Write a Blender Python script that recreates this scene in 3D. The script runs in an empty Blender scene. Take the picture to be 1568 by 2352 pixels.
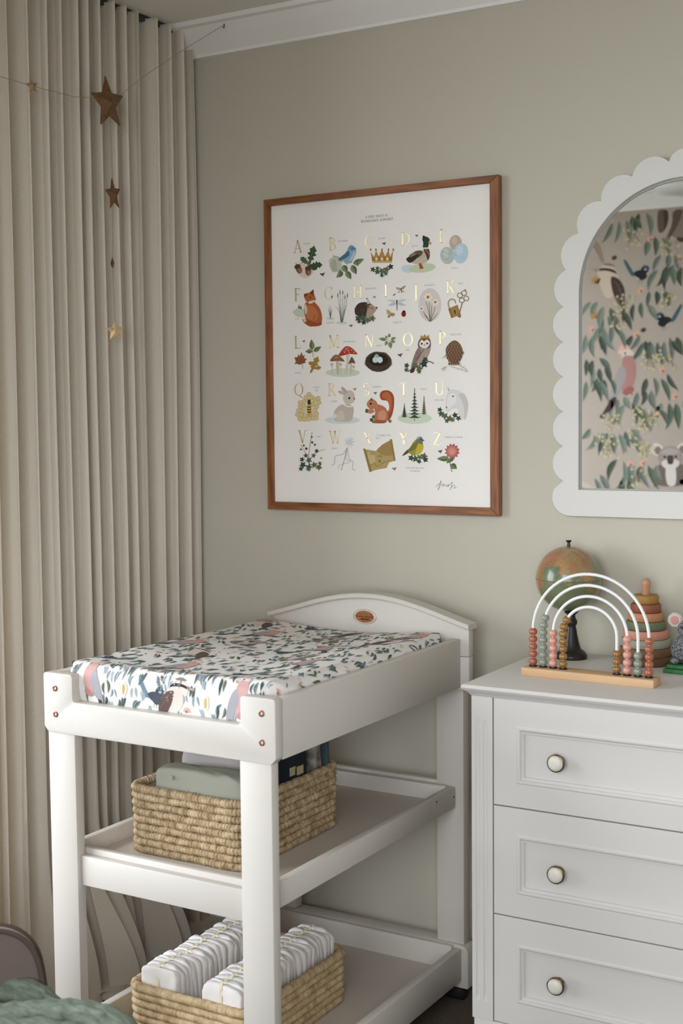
import bpy, bmesh, math, random
from math import sin, cos, pi, radians, sqrt, hypot, atan2
from mathutils import Vector, Matrix, noise

scene = bpy.context.scene
COL = scene.collection
R = random.Random(7)

# ------------------------------------------------------------------ camera, world, light, exposure
YAW, PITCH, ROLL = 0.5299, 0.0713, -0.0099
CAM = Vector((1.9928, -2.8937, 1.3845))
fwd = Vector((-sin(YAW) * cos(PITCH), cos(YAW) * cos(PITCH), -sin(PITCH)))
rgt = Vector((cos(YAW), sin(YAW), 0))
upv = rgt.cross(fwd)
rr = rgt * cos(ROLL) + upv * sin(ROLL)
uu = -rgt * sin(ROLL) + upv * cos(ROLL)
cd = bpy.data.cameras.new('camera')
cam = bpy.data.objects.new('camera', cd)
COL.objects.link(cam)
cam.matrix_world = Matrix(((rr.x, uu.x, -fwd.x, CAM.x), (rr.y, uu.y, -fwd.y, CAM.y), (rr.z, uu.z, -fwd.z, CAM.z), (0, 0, 0, 1)))
cd.sensor_fit = 'VERTICAL'
cd.sensor_height = 36.0
cd.lens = 46.92
cd.clip_start = 0.05
cd.dof.use_dof = True
cd.dof.focus_distance = 3.0
cd.dof.aperture_fstop = 4.2
scene.camera = cam

W = bpy.data.worlds.new('overcast')
scene.world = W
W.use_nodes = True
bg = W.node_tree.nodes['Background']
bg.inputs[0].default_value = (0.93, 1.0, 1.09, 1)
bg.inputs[1].default_value = 9.6

WIN_Y0, WIN_Y1, WIN_Z0, WIN_Z1 = -3.05, -1.05, 0.25, 2.25
WX = -0.26                                    # inner face of the left wall behind the curtain
LX = -1.00                                    # the window bay beyond the curtain is deeper
W2_X0, W2_X1, W2_Z0, W2_Z1 = 0.85, 2.60, 0.80, 2.15     # second window, added behind the camera as fill light for the curtain
FRONT_Y = -3.2
def portal(name, w, h, m):
    l = bpy.data.lights.new(name, 'AREA'); l.shape = 'RECTANGLE'; l.size = w; l.size_y = h; l.cycles.is_portal = True
    o = bpy.data.objects.new(name, l); COL.objects.link(o); o.matrix_world = m
portal('daylight_portal', WIN_Y1 - WIN_Y0, WIN_Z1 - WIN_Z0, Matrix(((0, 0, -1, LX - 0.13), (-1, 0, 0, (WIN_Y0 + WIN_Y1) / 2), (0, 1, 0, (WIN_Z0 + WIN_Z1) / 2), (0, 0, 0, 1))))
portal('daylight_portal', W2_X1 - W2_X0, W2_Z1 - W2_Z0, Matrix(((1, 0, 0, (W2_X0 + W2_X1) / 2), (0, 0, -1, FRONT_Y - 0.13), (0, 1, 0, (W2_Z0 + W2_Z1) / 2), (0, 0, 0, 1))))

vs = scene.view_settings
vs.view_transform = 'Standard'
vs.look = 'None'
vs.gamma = 1.0
vs.use_curve_mapping = False
vs.exposure = 0.0
scene.cycles.use_denoising = True
scene.cycles.max_bounces = 10
scene.cycles.diffuse_bounces = 6
scene.cycles.transparent_max_bounces = 12
scene.cycles.sample_clamp_indirect = 6.0
scene.cycles.caustics_reflective = False
scene.cycles.caustics_refractive = False

# ------------------------------------------------------------------ helpers
def lin(c):
    if isinstance(c, str):
        c = tuple(int(c[i:i + 2], 16) / 255 for i in (0, 2, 4))
    elif max(c) > 1.01:
        c = tuple(v / 255 for v in c)
    return tuple(v / 12.92 if v <= 0.04045 else ((v + 0.055) / 1.055) ** 2.4 for v in c)

def mat(name, col, rough=0.5, metal=0.0, var=None, vscale=8.0, bump=None, bscale=60.0, bdist=0.002, stretch=(1, 1, 1), spec=None, sheen=0, coat=0, detail=4.0):
    m = bpy.data.materials.new(name)
    m.use_nodes = True
    nt = m.node_tree
    p = nt.nodes['Principled BSDF']
    c = lin(col) + (1,)
    p.inputs['Base Color'].default_value = c
    p.inputs['Roughness'].default_value = rough
    p.inputs['Metallic'].default_value = metal
    if spec is not None: p.inputs['Specular IOR Level'].default_value = spec
    if sheen: p.inputs['Sheen Weight'].default_value = sheen
    if coat: p.inputs['Coat Weight'].default_value = coat
    def coord(sc):
        tc = nt.nodes.new('ShaderNodeTexCoord'); mp = nt.nodes.new('ShaderNodeMapping')
        mp.inputs['Scale'].default_value = stretch
        nt.links.new(tc.outputs['Object'], mp.inputs[0])
        n = nt.nodes.new('ShaderNodeTexNoise')
        n.inputs['Scale'].default_value = sc; n.inputs['Detail'].default_value = detail
        nt.links.new(mp.outputs[0], n.inputs['Vector'])
        return n
    if var is not None:
        n = coord(vscale); r = nt.nodes.new('ShaderNodeValToRGB')
        r.color_ramp.elements[0].position = 0.32; r.color_ramp.elements[1].position = 0.68
        r.color_ramp.elements[0].color = lin(var) + (1,); r.color_ramp.elements[1].color = c
        nt.links.new(n.outputs['Fac'], r.inputs[0]); nt.links.new(r.outputs[0], p.inputs['Base Color'])
    if bump:
        n = coord(bscale); b = nt.nodes.new('ShaderNodeBump')
        b.inputs['Strength'].default_value = bump; b.inputs['Distance'].default_value = bdist
        nt.links.new(n.outputs['Fac'], b.inputs['Height']); nt.links.new(b.outputs[0], p.inputs['Normal'])
    return m

def ink_mat(name, rough=0.8, bump=0.0):
    m = bpy.data.materials.new(name); m.use_nodes = True; nt = m.node_tree
    a = nt.nodes.new('ShaderNodeAttribute'); a.attribute_name = 'Col'
    p = nt.nodes['Principled BSDF']
    nt.links.new(a.outputs['Color'], p.inputs['Base Color'])
    p.inputs['Roughness'].default_value = rough; p.inputs['Specular IOR Level'].default_value = 0.2
    return m

def thin_glass(name):
    m = bpy.data.materials.new(name); m.use_nodes = True; nt = m.node_tree
    nt.nodes.remove(nt.nodes['Principled BSDF'])
    t = nt.nodes.new('ShaderNodeBsdfTransparent'); g = nt.nodes.new('ShaderNodeBsdfGlossy'); f = nt.nodes.new('ShaderNodeFresnel'); x = nt.nodes.new('ShaderNodeMixShader')
    g.inputs['Roughness'].default_value = 0.02; ge = nt.nodes.new('ShaderNodeNewGeometry'); mr = nt.nodes.new('ShaderNodeMapRange')      # the same reflectance on both faces of the thin sheet
    mr.inputs[3].default_value = 1.4; mr.inputs[4].default_value = 1 / 1.4
    nt.links.new(ge.outputs['Backfacing'], mr.inputs[0]); nt.links.new(mr.outputs[0], f.inputs['IOR'])
    nt.links.new(f.outputs[0], x.inputs[0]); nt.links.new(t.outputs[0], x.inputs[1]); nt.links.new(g.outputs[0], x.inputs[2])
    nt.links.new(x.outputs[0], nt.nodes['Material Output'].inputs[0])
    return m

def tag(o, label=None, cat=None, group=None, kind=None):
    if label: o['label'] = label
    if cat: o['category'] = cat
    if group: o['group'] = group
    if kind: o['kind'] = kind
    return o

def empty(name, loc, rz=0.0, label=None, cat=None, group=None):
    o = bpy.data.objects.new(name, None)
    o.empty_display_size = 0.05
    COL.objects.link(o); o.location = loc; o.rotation_euler = (0, 0, rz)
    return tag(o, label, cat, group)

class MB:
    """collects shapes; build() links them as ONE mesh object"""
    def __init__(s): s.v = []; s.f = []; s.c = None
    def add(s, v, f):
        n = len(s.v); s.v += [tuple(p) for p in v]; s.f += [tuple(i + n for i in q) for q in f]; return s
    def box(s, x0, x1, y0, y1, z0, z1):
        v = [(x, y, z) for x in (x0, x1) for y in (y0, y1) for z in (z0, z1)]
        return s.add(v, [(0, 1, 3, 2), (4, 6, 7, 5), (0, 4, 5, 1), (2, 3, 7, 6), (0, 2, 6, 4), (1, 5, 7, 3)])
    def prism(s, poly, ax, a, b):
        def P(p, t): return {'x': (t, p[0], p[1]), 'y': (p[0], t, p[1]), 'z': (p[0], p[1], t)}[ax]
        n = len(poly)
        v = [P(p, a) for p in poly] + [P(p, b) for p in poly]
        f = [tuple(range(n))[::-1], tuple(range(n, 2 * n))] + [(i, (i + 1) % n, n + (i + 1) % n, n + i) for i in range(n)]
        return s.add(v, f)
    def lathe(s, prof, segs=24, c=(0, 0, 0), ax='z', cap=True):
        v = []; f = []; n = len(prof)
        for i in range(segs):
            a = 2 * pi * i / segs
            for r, h in prof:
                p = (r * cos(a), r * sin(a), h)
                if ax == 'y': p = (p[0], -p[2], p[1])
                if ax == 'x': p = (p[2], p[0], p[1])
                v.append((p[0] + c[0], p[1] + c[1], p[2] + c[2]))
        for i in range(segs):
            for j in range(n - 1):
                f.append((i * n + j, ((i + 1) % segs) * n + j, ((i + 1) % segs) * n + j + 1, i * n + j + 1))
        if cap:
            f.append(tuple(i * n for i in range(segs))[::-1]); f.append(tuple(i * n + n - 1 for i in range(segs)))
        return s.add(v, f)
    def tube(s, pts, r, segs=10, closed=False, caps=True):
        pts = [Vector(p) for p in pts]; n = len(pts); v = []; f = []
        rs = r if isinstance(r, (list, tuple)) else [r] * n
        up = Vector((0, 0, 1))
        for i, p in enumerate(pts):
            t = (pts[(i + 1) % n] - pts[i - 1]) if closed else (pts[min(i + 1, n - 1)] - pts[max(i - 1, 0)])
            t.normalize()
            if i == 0:
                a = up if abs(t.dot(up)) < 0.9 else Vector((0, 1, 0))
                e1 = t.cross(a).normalized()
            else:
                e1 = (last - t * last.dot(t)).normalized()      # carried along the path without twisting
            last = e1
            e2 = t.cross(e1)
            for k in range(segs):
                q = p + (e1 * cos(2 * pi * k / segs) + e2 * sin(2 * pi * k / segs)) * rs[i]
                v.append(tuple(q))
        m = n if closed else n - 1
        for i in range(m):
            for k in range(segs):
                a0, a1 = i * segs, ((i + 1) % n) * segs
                f.append((a0 + k, a0 + (k + 1) % segs, a1 + (k + 1) % segs, a1 + k))
        if caps and not closed:
            f.append(tuple(range(segs))[::-1]); f.append(tuple(range((n - 1) * segs, n * segs)))
        return s.add(v, f)
    def ball(s, c, rx, ry=None, rz=None, nu=20, nv=12):
        ry = ry or rx; rz = rz or rx
        v = [(c[0], c[1], c[2] - rz)]; f = []
        for j in range(1, nv):
            b = -pi / 2 + pi * j / nv
            for i in range(nu):
                a = 2 * pi * i / nu
                v.append((c[0] + rx * cos(b) * cos(a), c[1] + ry * cos(b) * sin(a), c[2] + rz * sin(b)))
        v.append((c[0], c[1], c[2] + rz)); top = len(v) - 1
        for i in range(nu):
            f.append((0, 1 + (i + 1) % nu, 1 + i)); o = 1 + (nv - 2) * nu
            f.append((top, o + i, o + (i + 1) % nu))
            for j in range(nv - 2):
                a = 1 + j * nu
                f.append((a + i, a + (i + 1) % nu, a + nu + (i + 1) % nu, a + nu + i))
        return s.add(v, f)
    def grid(s, fn, nu, nv, wrapu=False):
        v = [fn(i / (nu if wrapu else nu - 1), j / (nv - 1)) for j in range(nv) for i in range(nu)]
        f = [(j * nu + i, j * nu + (i + 1) % nu, (j + 1) * nu + (i + 1) % nu, (j + 1) * nu + i) for j in range(nv - 1) for i in range(nu if wrapu else nu - 1)]
        return s.add(v, f)
    def mesh(s, name, bevel=0, segs=2, smooth=None, recalc=True):
        me = bpy.data.meshes.new(name)
        me.from_pydata(s.v, [], s.f)
        if recalc or bevel:
            bm = bmesh.new(); bm.from_mesh(me)
            if recalc: bmesh.ops.recalc_face_normals(bm, faces=bm.faces)
            if bevel:
                es = [e for e in bm.edges if len(e.link_faces) == 2 and e.calc_face_angle(0) > radians(28)]
                bmesh.ops.bevel(bm, geom=es, offset=bevel, segments=segs, affect='EDGES', profile=0.5, clamp_overlap=True)
            bm.to_mesh(me); bm.free()
        if smooth is None and bevel: smooth = 40
        if smooth:
            me.polygons.foreach_set('use_smooth', [True] * len(me.polygons))
            me.set_sharp_from_angle(angle=radians(smooth))
        me.update()
        return me
    def build(s, name, m, parent=None, **kw):
        o = bpy.data.objects.new(name, s.mesh(name, **kw))
        o.data.materials.append(m)
        COL.objects.link(o)
        if parent is not None: o.parent = parent
        return o

def copy_tree(o, parent=None):
    c = o.copy(); COL.objects.link(c)
    if parent is not None: c.parent = parent
    for ch in list(o.children): copy_tree(ch, c)
    return c

def catmull(pts, closed, n=6):
    out = []; N = len(pts)
    rng = range(N) if closed else range(N - 1)
    for i in rng:
        if closed: p0, p1, p2, p3 = pts[i - 1], pts[i], pts[(i + 1) % N], pts[(i + 2) % N]
        else: p0, p1, p2, p3 = pts[max(i - 1, 0)], pts[i], pts[i + 1], pts[min(i + 2, N - 1)]
        for k in range(n):
            t = k / n
            out.append(tuple(0.5 * (2 * p1[d] + (p2[d] - p0[d]) * t + (2 * p0[d] - 5 * p1[d] + 4 * p2[d] - p3[d]) * t * t + (3 * p1[d] - p0[d] - 3 * p2[d] + p3[d]) * t ** 3) for d in range(len(p1))))
    if not closed: out.append(tuple(pts[-1]))
    return out

class Ink:
    """flat printed shapes (position, colour) laid on a surface by the function put(x, y, layer)"""
    def __init__(s): s.q = []; s.T = lambda x, y: (x, y); s.layer = 0
    def at(s, x, y, k=1.0, rot=0.0, flip=1):
        c, n = cos(rot) * k, sin(rot) * k
        s.T = lambda a, b: (x + flip * a * c - b * n, y + flip * a * n + b * c)
        s.layer = 0
        return s
    def p(s, pts, col):
        s.layer += 1
        s.q.append(([s.T(*q) for q in pts], col, s.layer)); return s
    def e(s, cx, cy, rx, ry, col, rot=0, n=18):
        c, d = cos(radians(rot)), sin(radians(rot))
        return s.p([(cx + rx * cos(a) * c - ry * sin(a) * d, cy + rx * cos(a) * d + ry * sin(a) * c) for a in (2 * pi * i / n for i in range(n))], col)
    def b(s, col, *pts, n=5): return s.p(catmull(pts, True, n), col)
    def l(s, col, w, *pts, smooth=True, w1=None):
        q = catmull(pts, False, 5) if smooth and len(pts) > 2 else list(pts)
        L = []; Rr = []; n = len(q)
        for i in range(n):
            a, b = q[max(i - 1, 0)], q[min(i + 1, n - 1)]
            dx, dy = b[0] - a[0], b[1] - a[1]; h = hypot(dx, dy) or 1
            ww = (w + ((w if w1 is None else w1) - w) * i / (n - 1)) / 2
            L.append((q[i][0] - dy / h * ww, q[i][1] + dx / h * ww)); Rr.append((q[i][0] + dy / h * ww, q[i][1] - dx / h * ww))
        s.layer += 1
        for i in range(n - 1):
            s.q.append(([s.T(*t) for t in (L[i], L[i + 1], Rr[i + 1], Rr[i])], col, s.layer))
        return s
    def lf(s, x0, y0, x1, y1, w, col, col2=None, bend=0.0, n=6):
        """a leaf from base to tip"""
        dx, dy = x1 - x0, y1 - y0; nx, ny = -dy, dx
        def c(t): k = bend * 4 * t * (1 - t); return (x0 + dx * t + nx * k, y0 + dy * t + ny * k)
        h = hypot(dx, dy) or 1
        def off(t, sg):
            p = c(t); k = sg * w / 2 * sin(pi * t ** 0.75) / h; return (p[0] + nx * k, p[1] + ny * k)
        ts = [i / n for i in range(n + 1)]
        s.p([c(0)] + [off(t, 1) for t in ts[1:-1]] + [c(1)] + [off(t, -1) for t in ts[-2:0:-1]], col)
        if col2: s.p([c(0)] + [off(t, 1) for t in ts[1:-1]] + [c(1)] + [c(t) for t in ts[-2:0:-1]], col2)
        return s
    def fine(s, cell):
        """cuts every shape into small triangles so that it can follow a curved surface"""
        bm = bmesh.new(); idl = bm.faces.layers.int.new('id')
        for k, (pts, col, ly) in enumerate(s.q):
            fc = bm.faces.new([bm.verts.new((x, y, 0)) for x, y in pts]); fc[idl] = k
        for _ in range(5):
            bmesh.ops.triangulate(bm, faces=bm.faces)
            es = [e for e in bm.edges if e.calc_length() > cell]
            if not es: break
            bmesh.ops.subdivide_edges(bm, edges=es, cuts=1)
        bmesh.ops.triangulate(bm, faces=bm.faces)
        s.q = [([(v.co.x, v.co.y) for v in fc.verts], s.q[fc[idl]][1], s.q[fc[idl]][2]) for fc in bm.faces]
        bm.free(); return s
    def build(s, name, m, put, parent=None, step=0.00004):
        v = []; f = []; cols = []
        for pts, col, ly in s.q:
            n0 = len(v); v += [put(x, y, ly * step) for x, y in pts]
            f.append(tuple(range(n0, len(v)))); cols.append(lin(col))
        me = bpy.data.meshes.new(name); me.from_pydata(v, [], f)
        at = me.color_attributes.new('Col', 'FLOAT_COLOR', 'CORNER')
        buf = []
        for q, c in zip(f, cols): buf += (list(c) + [1.0]) * len(q)
        at.data.foreach_set('color', buf)
        me.materials.append(m); me.update()
        o = bpy.data.objects.new(name, me); COL.objects.link(o)
        if parent is not None: o.parent = parent
        return o

# ------------------------------------------------------------------ materials
M = {}
M['wall'] = mat('sage_paint', (196, 190, 173), 0.85, bump=0.08, bscale=350, bdist=0.001, spec=0.25)
M['ceiling'] = mat('ceiling_paint', (232, 228, 220), 0.9, spec=0.2)
M['trim'] = mat('trim_paint', (244, 242, 238), 0.6, spec=0.3)
M['white'] = mat('white_lacquer', (205, 198, 188), 0.42, spec=0.4, bump=0.05, bscale=90, bdist=0.001)
M['board'] = mat('warm_white_board', (204, 193, 181), 0.5, spec=0.35)
M['dresser'] = mat('dresser_paint', (211, 206, 199), 0.5, spec=0.35)
M['carpet'] = mat('carpet', (104, 93, 81), 0.98, var=(82, 73, 63), vscale=220, bump=0.6, bscale=260, bdist=0.006, spec=0.1)
M['paper_wall'] = mat('wallpaper', (178, 165, 154), 0.85, spec=0.2)
M['linen'] = mat('linen', (238, 229, 213), 0.92, var=(230, 220, 203), vscale=300, bump=0.25, bscale=520, bdist=0.001, stretch=(1, 1, .8), spec=0.15, sheen=0.15)
nt = M['linen'].node_tree; tl = nt.nodes.new('ShaderNodeBsdfTranslucent'); tl.inputs[0].default_value = lin((226, 214, 196)) + (1,); mxs = nt.nodes.new('ShaderNodeMixShader'); mxs.inputs[0].default_value = .22
nt.links.new(nt.nodes['Principled BSDF'].outputs[0], mxs.inputs[1]); nt.links.new(tl.outputs[0], mxs.inputs[2]); nt.links.new(mxs.outputs[0], nt.nodes['Material Output'].inputs[0])
M['ink'] = ink_mat('print_ink')
M['teak'] = mat('teak', (136, 82, 44), 0.5, var=(84, 48, 26), vscale=9, stretch=(1, 4, 1), bump=0.12, bscale=60, detail=8)
M['gold_star'] = mat('gold_glitter', (128, 94, 60), 0.45, metal=0.5, var=(98, 70, 42), vscale=220, bump=0.6, bscale=500, bdist=0.001)
M['pale_star'] = mat('pale_gold_glitter', (226, 200, 160), 0.4, metal=0.35, var=(196, 160, 110), vscale=260, bump=0.6, bscale=500, bdist=0.001)
M['tan_star'] = mat('tan_glitter', (168, 142, 106), 0.5, metal=0.35, var=(138, 112, 78), vscale=240, bump=0.6, bscale=500, bdist=0.001)
M['twine'] = mat('twine', (158, 138, 112), 0.9)
M['brass'] = mat('antique_brass', (120, 92, 58), 0.32, metal=0.9, var=(80, 58, 36), vscale=60)
M['copper'] = mat('copper_screw', (150, 92, 72), 0.35, metal=0.8)
M['black'] = mat('black_plastic', (18, 17, 16), 0.6)
M['track_shade'] = mat('shade_dark_track', (58, 57, 56), 0.6)  # track colour darkened to carry the shadow above the curtain
M['glass'] = thin_glass('picture_glass')
M['pane'] = thin_glass('window_glass')
mm = bpy.data.materials.new('mirror_silver'); mm.use_nodes = True
p_ = mm.node_tree.nodes['Principled BSDF']; p_.inputs['Metallic'].default_value = 1; p_.inputs['Roughness'].default_value = 0.0; p_.inputs['Base Color'].default_value = (0.86, 0.87, 0.85, 1)
M['mirror'] = mm

# ------------------------------------------------------------------ the room
CEIL, DEEP, XR = 2.392, FRONT_Y, 3.6
def struct(name, mb, m, **kw):
    return tag(mb.build(name, m, **kw), kind='structure')
struct('floor', MB().box(LX - .1, XR + .1, DEEP - .1, .1, -.1, 0), M['carpet'])
struct('ceiling', MB().box(LX - .1, XR + .1, DEEP - .1, .1, CEIL, CEIL + .1), M['ceiling'])
struct('wall_back', MB().box(WX - .1, XR + .1, 0, .1, 0, CEIL), M['wall'])
struct('wall_right', MB().box(XR, XR + .1, DEEP, 0, 0, CEIL), M['trim'])
wfm = MB()
wfm.box(LX - .1, W2_X0, DEEP - .1, DEEP, 0, CEIL); wfm.box(W2_X1, XR + .1, DEEP - .1, DEEP, 0, CEIL)
wfm.box(W2_X0, W2_X1, DEEP - .1, DEEP, 0, W2_Z0); wfm.box(W2_X0, W2_X1, DEEP - .1, DEEP, W2_Z1, CEIL)
wf = struct('wall_front', wfm, M['paper_wall'])
wl = MB()
wl.box(WX - .1, WX, -.66, 0, 0, CEIL); wl.box(LX - .1, WX, -.76, -.66, 0, CEIL)
wl.box(LX - .1, LX, DEEP, WIN_Y0, 0, CEIL); wl.box(LX - .1, LX, WIN_Y1, -.76, 0, CEIL)
wl.box(LX - .1, LX, WIN_Y0, WIN_Y1, 0, WIN_Z0); wl.box(LX - .1, LX, WIN_Y0, WIN_Y1, WIN_Z1, CEIL)
struct('wall_left', wl, M['wall'])
prof = [(0, 2.320), (-.011, 2.320), (-.014, 2.327), (-.030, 2.341), (-.048, 2.357), (-.062, 2.371), (-.070, 2.379), (-.086, 2.381), (-.088, CEIL), (0, CEIL)]
struct('trim_1', MB().prism(prof, 'x', WX, XR), M['trim'])
struct('trim_2', MB().prism([(DEEP - y, z) for y, z in prof], 'x', LX, XR), M['trim'])
struct('trim_3', MB().prism([(XR + y, z) for y, z in prof], 'y', DEEP, 0), M['trim'])
struct('baseboard_back', MB().box(WX, XR, -.014, 0, 0, .09), M['trim'], bevel=.003)
struct('baseboard_right', MB().box(XR - .014, XR, DEEP, -.014, 0, .09), M['trim'], bevel=.003)
# the window beside the curtain (left of the picture), a full-height sliding pair
def window(name, fn, a0, a1, z0, z1):
    mid = (a0 + a1) / 2; w = MB()
    for a, b in ((a0, a0 + .05), (a1 - .05, a1), (mid - .03, mid + .03)): w.box(*fn(a, b, .03, .075), z0, z1)
    for a, b in ((z0, z0 + .05), (z1 - .05, z1)): w.box(*fn(a0, a1, .03, .075), a, b)
    o = struct(name, w, M['trim'])
    for a, b in ((a0 + .05, mid - .03), (mid + .03, a1 - .05)): MB().box(*fn(a, b, .052, .054), z0 + .05, z1 - .05).build('pane', M['pane'], o)
window('window_1', lambda a, b, d0, d1: (LX - d1, LX - d0, a, b), WIN_Y0, WIN_Y1, WIN_Z0, WIN_Z1)
window('fill_window', lambda a, b, d0, d1: (a, b, DEEP - d1, DEEP - d0), W2_X0, W2_X1, W2_Z0, W2_Z1)  # unseen window, added and sized to fill the curtain side with light
struct('patio', MB().box(WX - 12, XR + 12, -15, 12, -.22, -.12), mat('concrete_paving', (128, 126, 120), 0.9, var=(112, 110, 104), vscale=3))

# ceiling light (seen in the mirror)
cl = empty('ceiling_light', (0.375, -2.954, CEIL), 0, 'round white flush ceiling light with a thin bright rim, seen in the arched mirror', 'ceiling light')
MB().lathe([(.125, 0), (.13, -.012), (.128, -.02)], 40).build('base', M['trim'], cl, smooth=40)
MB().lathe([(.128, -.018), (.181, -.028), (.188, -.038), (.181, -.046), (.12, -.056), (.03, -.06)], 48).build('diffuser', mat('opal_glass', (232, 234, 232), 0.25, spec=0.5), cl, smooth=50)

# ------------------------------------------------------------------ curtain
CR = [-.7990, -.7663, -.702, -.6345, -.573, -.5278, -.4708, -.4362, -.393, -.3374, -.2952, -.2512, -.1762, -.1203, -.0665, -.030]
def wave(y):
    for a, b in zip(CR, CR[1:]):
        if a <= y <= b:
            t = (y - a) / (b - a); i = CR.index(a)
            return t, i, b - a
    return 0, 0, .05
def smoothstep(a, b, x):
    t = min(1, max(0, (x - a) / (b - a))); return t * t * (3 - 2 * t)
def curtain_pt(y, s):                     # s = length below the track
    t, i, w = wave(y)
    A = min(.098, .30 * w ** .5 + .012) * (0.9 + 0.25 * noise.noise(Vector((i * 3.1, s * .5, 0))))
    k = 0.5 - 0.5 * cos(2 * pi * t)
    k = k ** (1.5)
    low = smoothstep(1.25, 2.3, s)
    x = -.118 - A * k + .012 * noise.noise(Vector((y * 4, s * .7, 3)))
    yy = y + .012 * low * noise.noise(Vector((i * 1.7, s * 1.1, 8))) - .012 * sin(2 * pi * t)
    b = smoothstep(1.95, 2.37, s) * smoothstep(-.12, -.3, y) * (1 - smoothstep(-.52, -.66, y))
    b *= .25 + .9 * abs(noise.noise(Vector((i * 2.37, 7.7, 0)))) * 1.6 if i != 5 else 1.25
    x += b * (.085 + .05 * noise.noise(Vector((y * 7, 1.3, 0))))
    yy += b * (.06 + .06 * noise.noise(Vector((y * 6, 4.2, 0))))
    z = 2.383 - s
    if z < .012:
        ex = .012 - z
        x += ex * .8; z = .012 + .018 * abs(sin(pi * t)) * min(1, ex * 20); yy += ex * .35
    return (min(x, 5), min(yy, -.006), z)
ys = []
for a, b in zip(CR, CR[1:]): ys += [a + (b - a) * k / 14 for k in range(14)]
ys.append(CR[-1])
ss = [0, .012, .03] + [.06 + 1.7 * k / 24 for k in range(25)] + [1.79 + .0245 * k for k in range(1, 30)]
cb = MB()
cb.grid(lambda u, v: curtain_pt(ys[round(u * (len(ys) - 1))], ss[round(v * (len(ss) - 1))]), len(ys), len(ss))
cu = cb.build('curtain', M['linen'], smooth=80, recalc=False)
so = cu.modifiers.new('thick', 'SOLIDIFY'); so.thickness = .0016; so.offset = 0
tag(cu, 'floor-length beige linen curtain hanging in deep pleats against the left wall', 'curtain')
tr = MB().box(-.19, -.15, -.87, -.02, 2.376, CEIL)
tag(tr.build('curtain_track', M['track_shade'], bevel=.002), 'slim curtain track, darkened as if shaded, fixed to the ceiling above the linen curtain', 'curtain track')

# ------------------------------------------------------------------ star garland
ga = empty('star_garland', (-.06, -.4409, 2.0), 0, 'gold star garland on a thin cord strung across the curtain from the cornice', 'garland')
GO = Vector((-.06, -.4409, 2.0))
def star(c, r, yaw, rot, m, th=.22, inner=.46):
    base = Vector((.64, -.77, 0))
    n = Matrix.Rotation(radians(yaw), 3, 'Z') @ base
    e1 = Vector((0, 0, 1)).cross(n); e2 = Vector((0, 0, 1))
    cc = Vector(c) - GO
    v = [cc + n * r * th, cc - n * r * th]
    for i in range(10):
        a = pi / 2 + radians(rot) + pi * i / 5; q = r if i % 2 == 0 else r * inner
        v.append(cc + (e1 * cos(a) + e2 * sin(a)) * q)
    f = []
    for i in range(10):
        j = (i + 1) % 10; f += [(0, 2 + i, 2 + j), (1, 2 + j, 2 + i)]
    return MB().add(v, f).build('star', m, ga, bevel=r * .02, segs=1, smooth=20)
tag(star((-.06, -.4409, 2.115), .066, 52, 8, M['gold_star']), 'largest gold star')
tag(star((-.06, -.4292, 1.9072), .041, 62, 10, M['gold_star']))
tag(star((-.06, -.4377, 1.7484), .0158, 80, 0, M['gold_star'], th=.3))
tag(star((-.06, -.4337, 1.5908), .0265, 24, 3, M['pale_star']), 'pale glittering star')
tag(star((-.06, -.692, 2.1029), .0185, 40, 12, M['tan_star']), 'small dull gold star')
gc = MB()
def gp(*p): return [tuple(Vector(q) - GO) for q in p]
gc.tube(gp((.006, -.062, 2.374), (-.02, -.2, 2.285), (-.045, -.335, 2.192), (-.06, -.40, 2.139), (-.06, -.4409, 2.124), (-.06, -.56, 2.106), (-.06, -.692, 2.1029), (-.06, -.7866, 2.1025), (-.08, -1.1, 2.13), (-.12, -1.5, 2.21)), .0007, 6)
gc.tube(gp((-.06, -.434, 2.1), (-.06, -.4292, 1.9072), (-.06, -.4377, 1.7484), (-.06, -.4337, 1.60)), .0007, 6)
gc.build('cord', M['twine'], ga)
hk = MB(); hk.tube([(0, 0, .012), (0, 0, .004), (.003, -.003, .0), (.004, -.005, -.004), (.001, -.003, -.008), (-.003, 0, -.006)], .0012, 6)
ho = hk.build('hook', M['brass']); ho.location = (.006, -.064, 2.373)
tag(ho, 'tiny brass hook screwed into the white cornice holding the garland cord', 'hook')

# ------------------------------------------------------------------ framed alphabet poster
PC = (0.4103, 0.0, 1.5436)
pf = empty('framed_poster', PC, 0, 'alphabet poster with woodland drawings in a slim brown timber frame on the sage wall', 'picture')
ox0, ox1, oz0, oz1 = -.3203, .3268, -.3954, .3924
ix0, ix1, iz0, iz1 = -.3045, .3045, -.3761, .3761
teak_h = mat('teak_horizontal', (160, 100, 56), 0.45, var=(104, 62, 34), vscale=30, stretch=(.35, 1, 5), bump=0.1, bscale=60, detail=8)
teak_v = mat('teak_vertical', (158, 98, 54), 0.45, var=(106, 64, 36), vscale=30, stretch=(5, 1, .35), bump=0.1, bscale=60, detail=8)
for poly, m in ((((ox0, oz0), (ix0, iz0), (ix0, iz1), (ox0, oz1)), teak_v), (((ox1, oz0), (ox1, oz1), (ix1, iz1), (ix1, iz0)), teak_v),
                (((ox0, oz1), (ix0, iz1), (ix1, iz1), (ox1, oz1)), teak_h), (((ox0, oz0), (ox1, oz0), (ix1, iz0), (ix0, iz0)), teak_h)):
    MB().prism(poly, 'y', -.0228, -.0025).build('frame_rail', m, pf, bevel=.0009, segs=1)
MB().box(ix0 - .004, ix1 + .004, -.0105, -.004, iz0 - .004, iz1 + .004).build('poster_sheet', mat('poster_paper', (248, 243, 236), 0.8, var=(246, 240, 232), vscale=300, spec=.2), pf)

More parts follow.
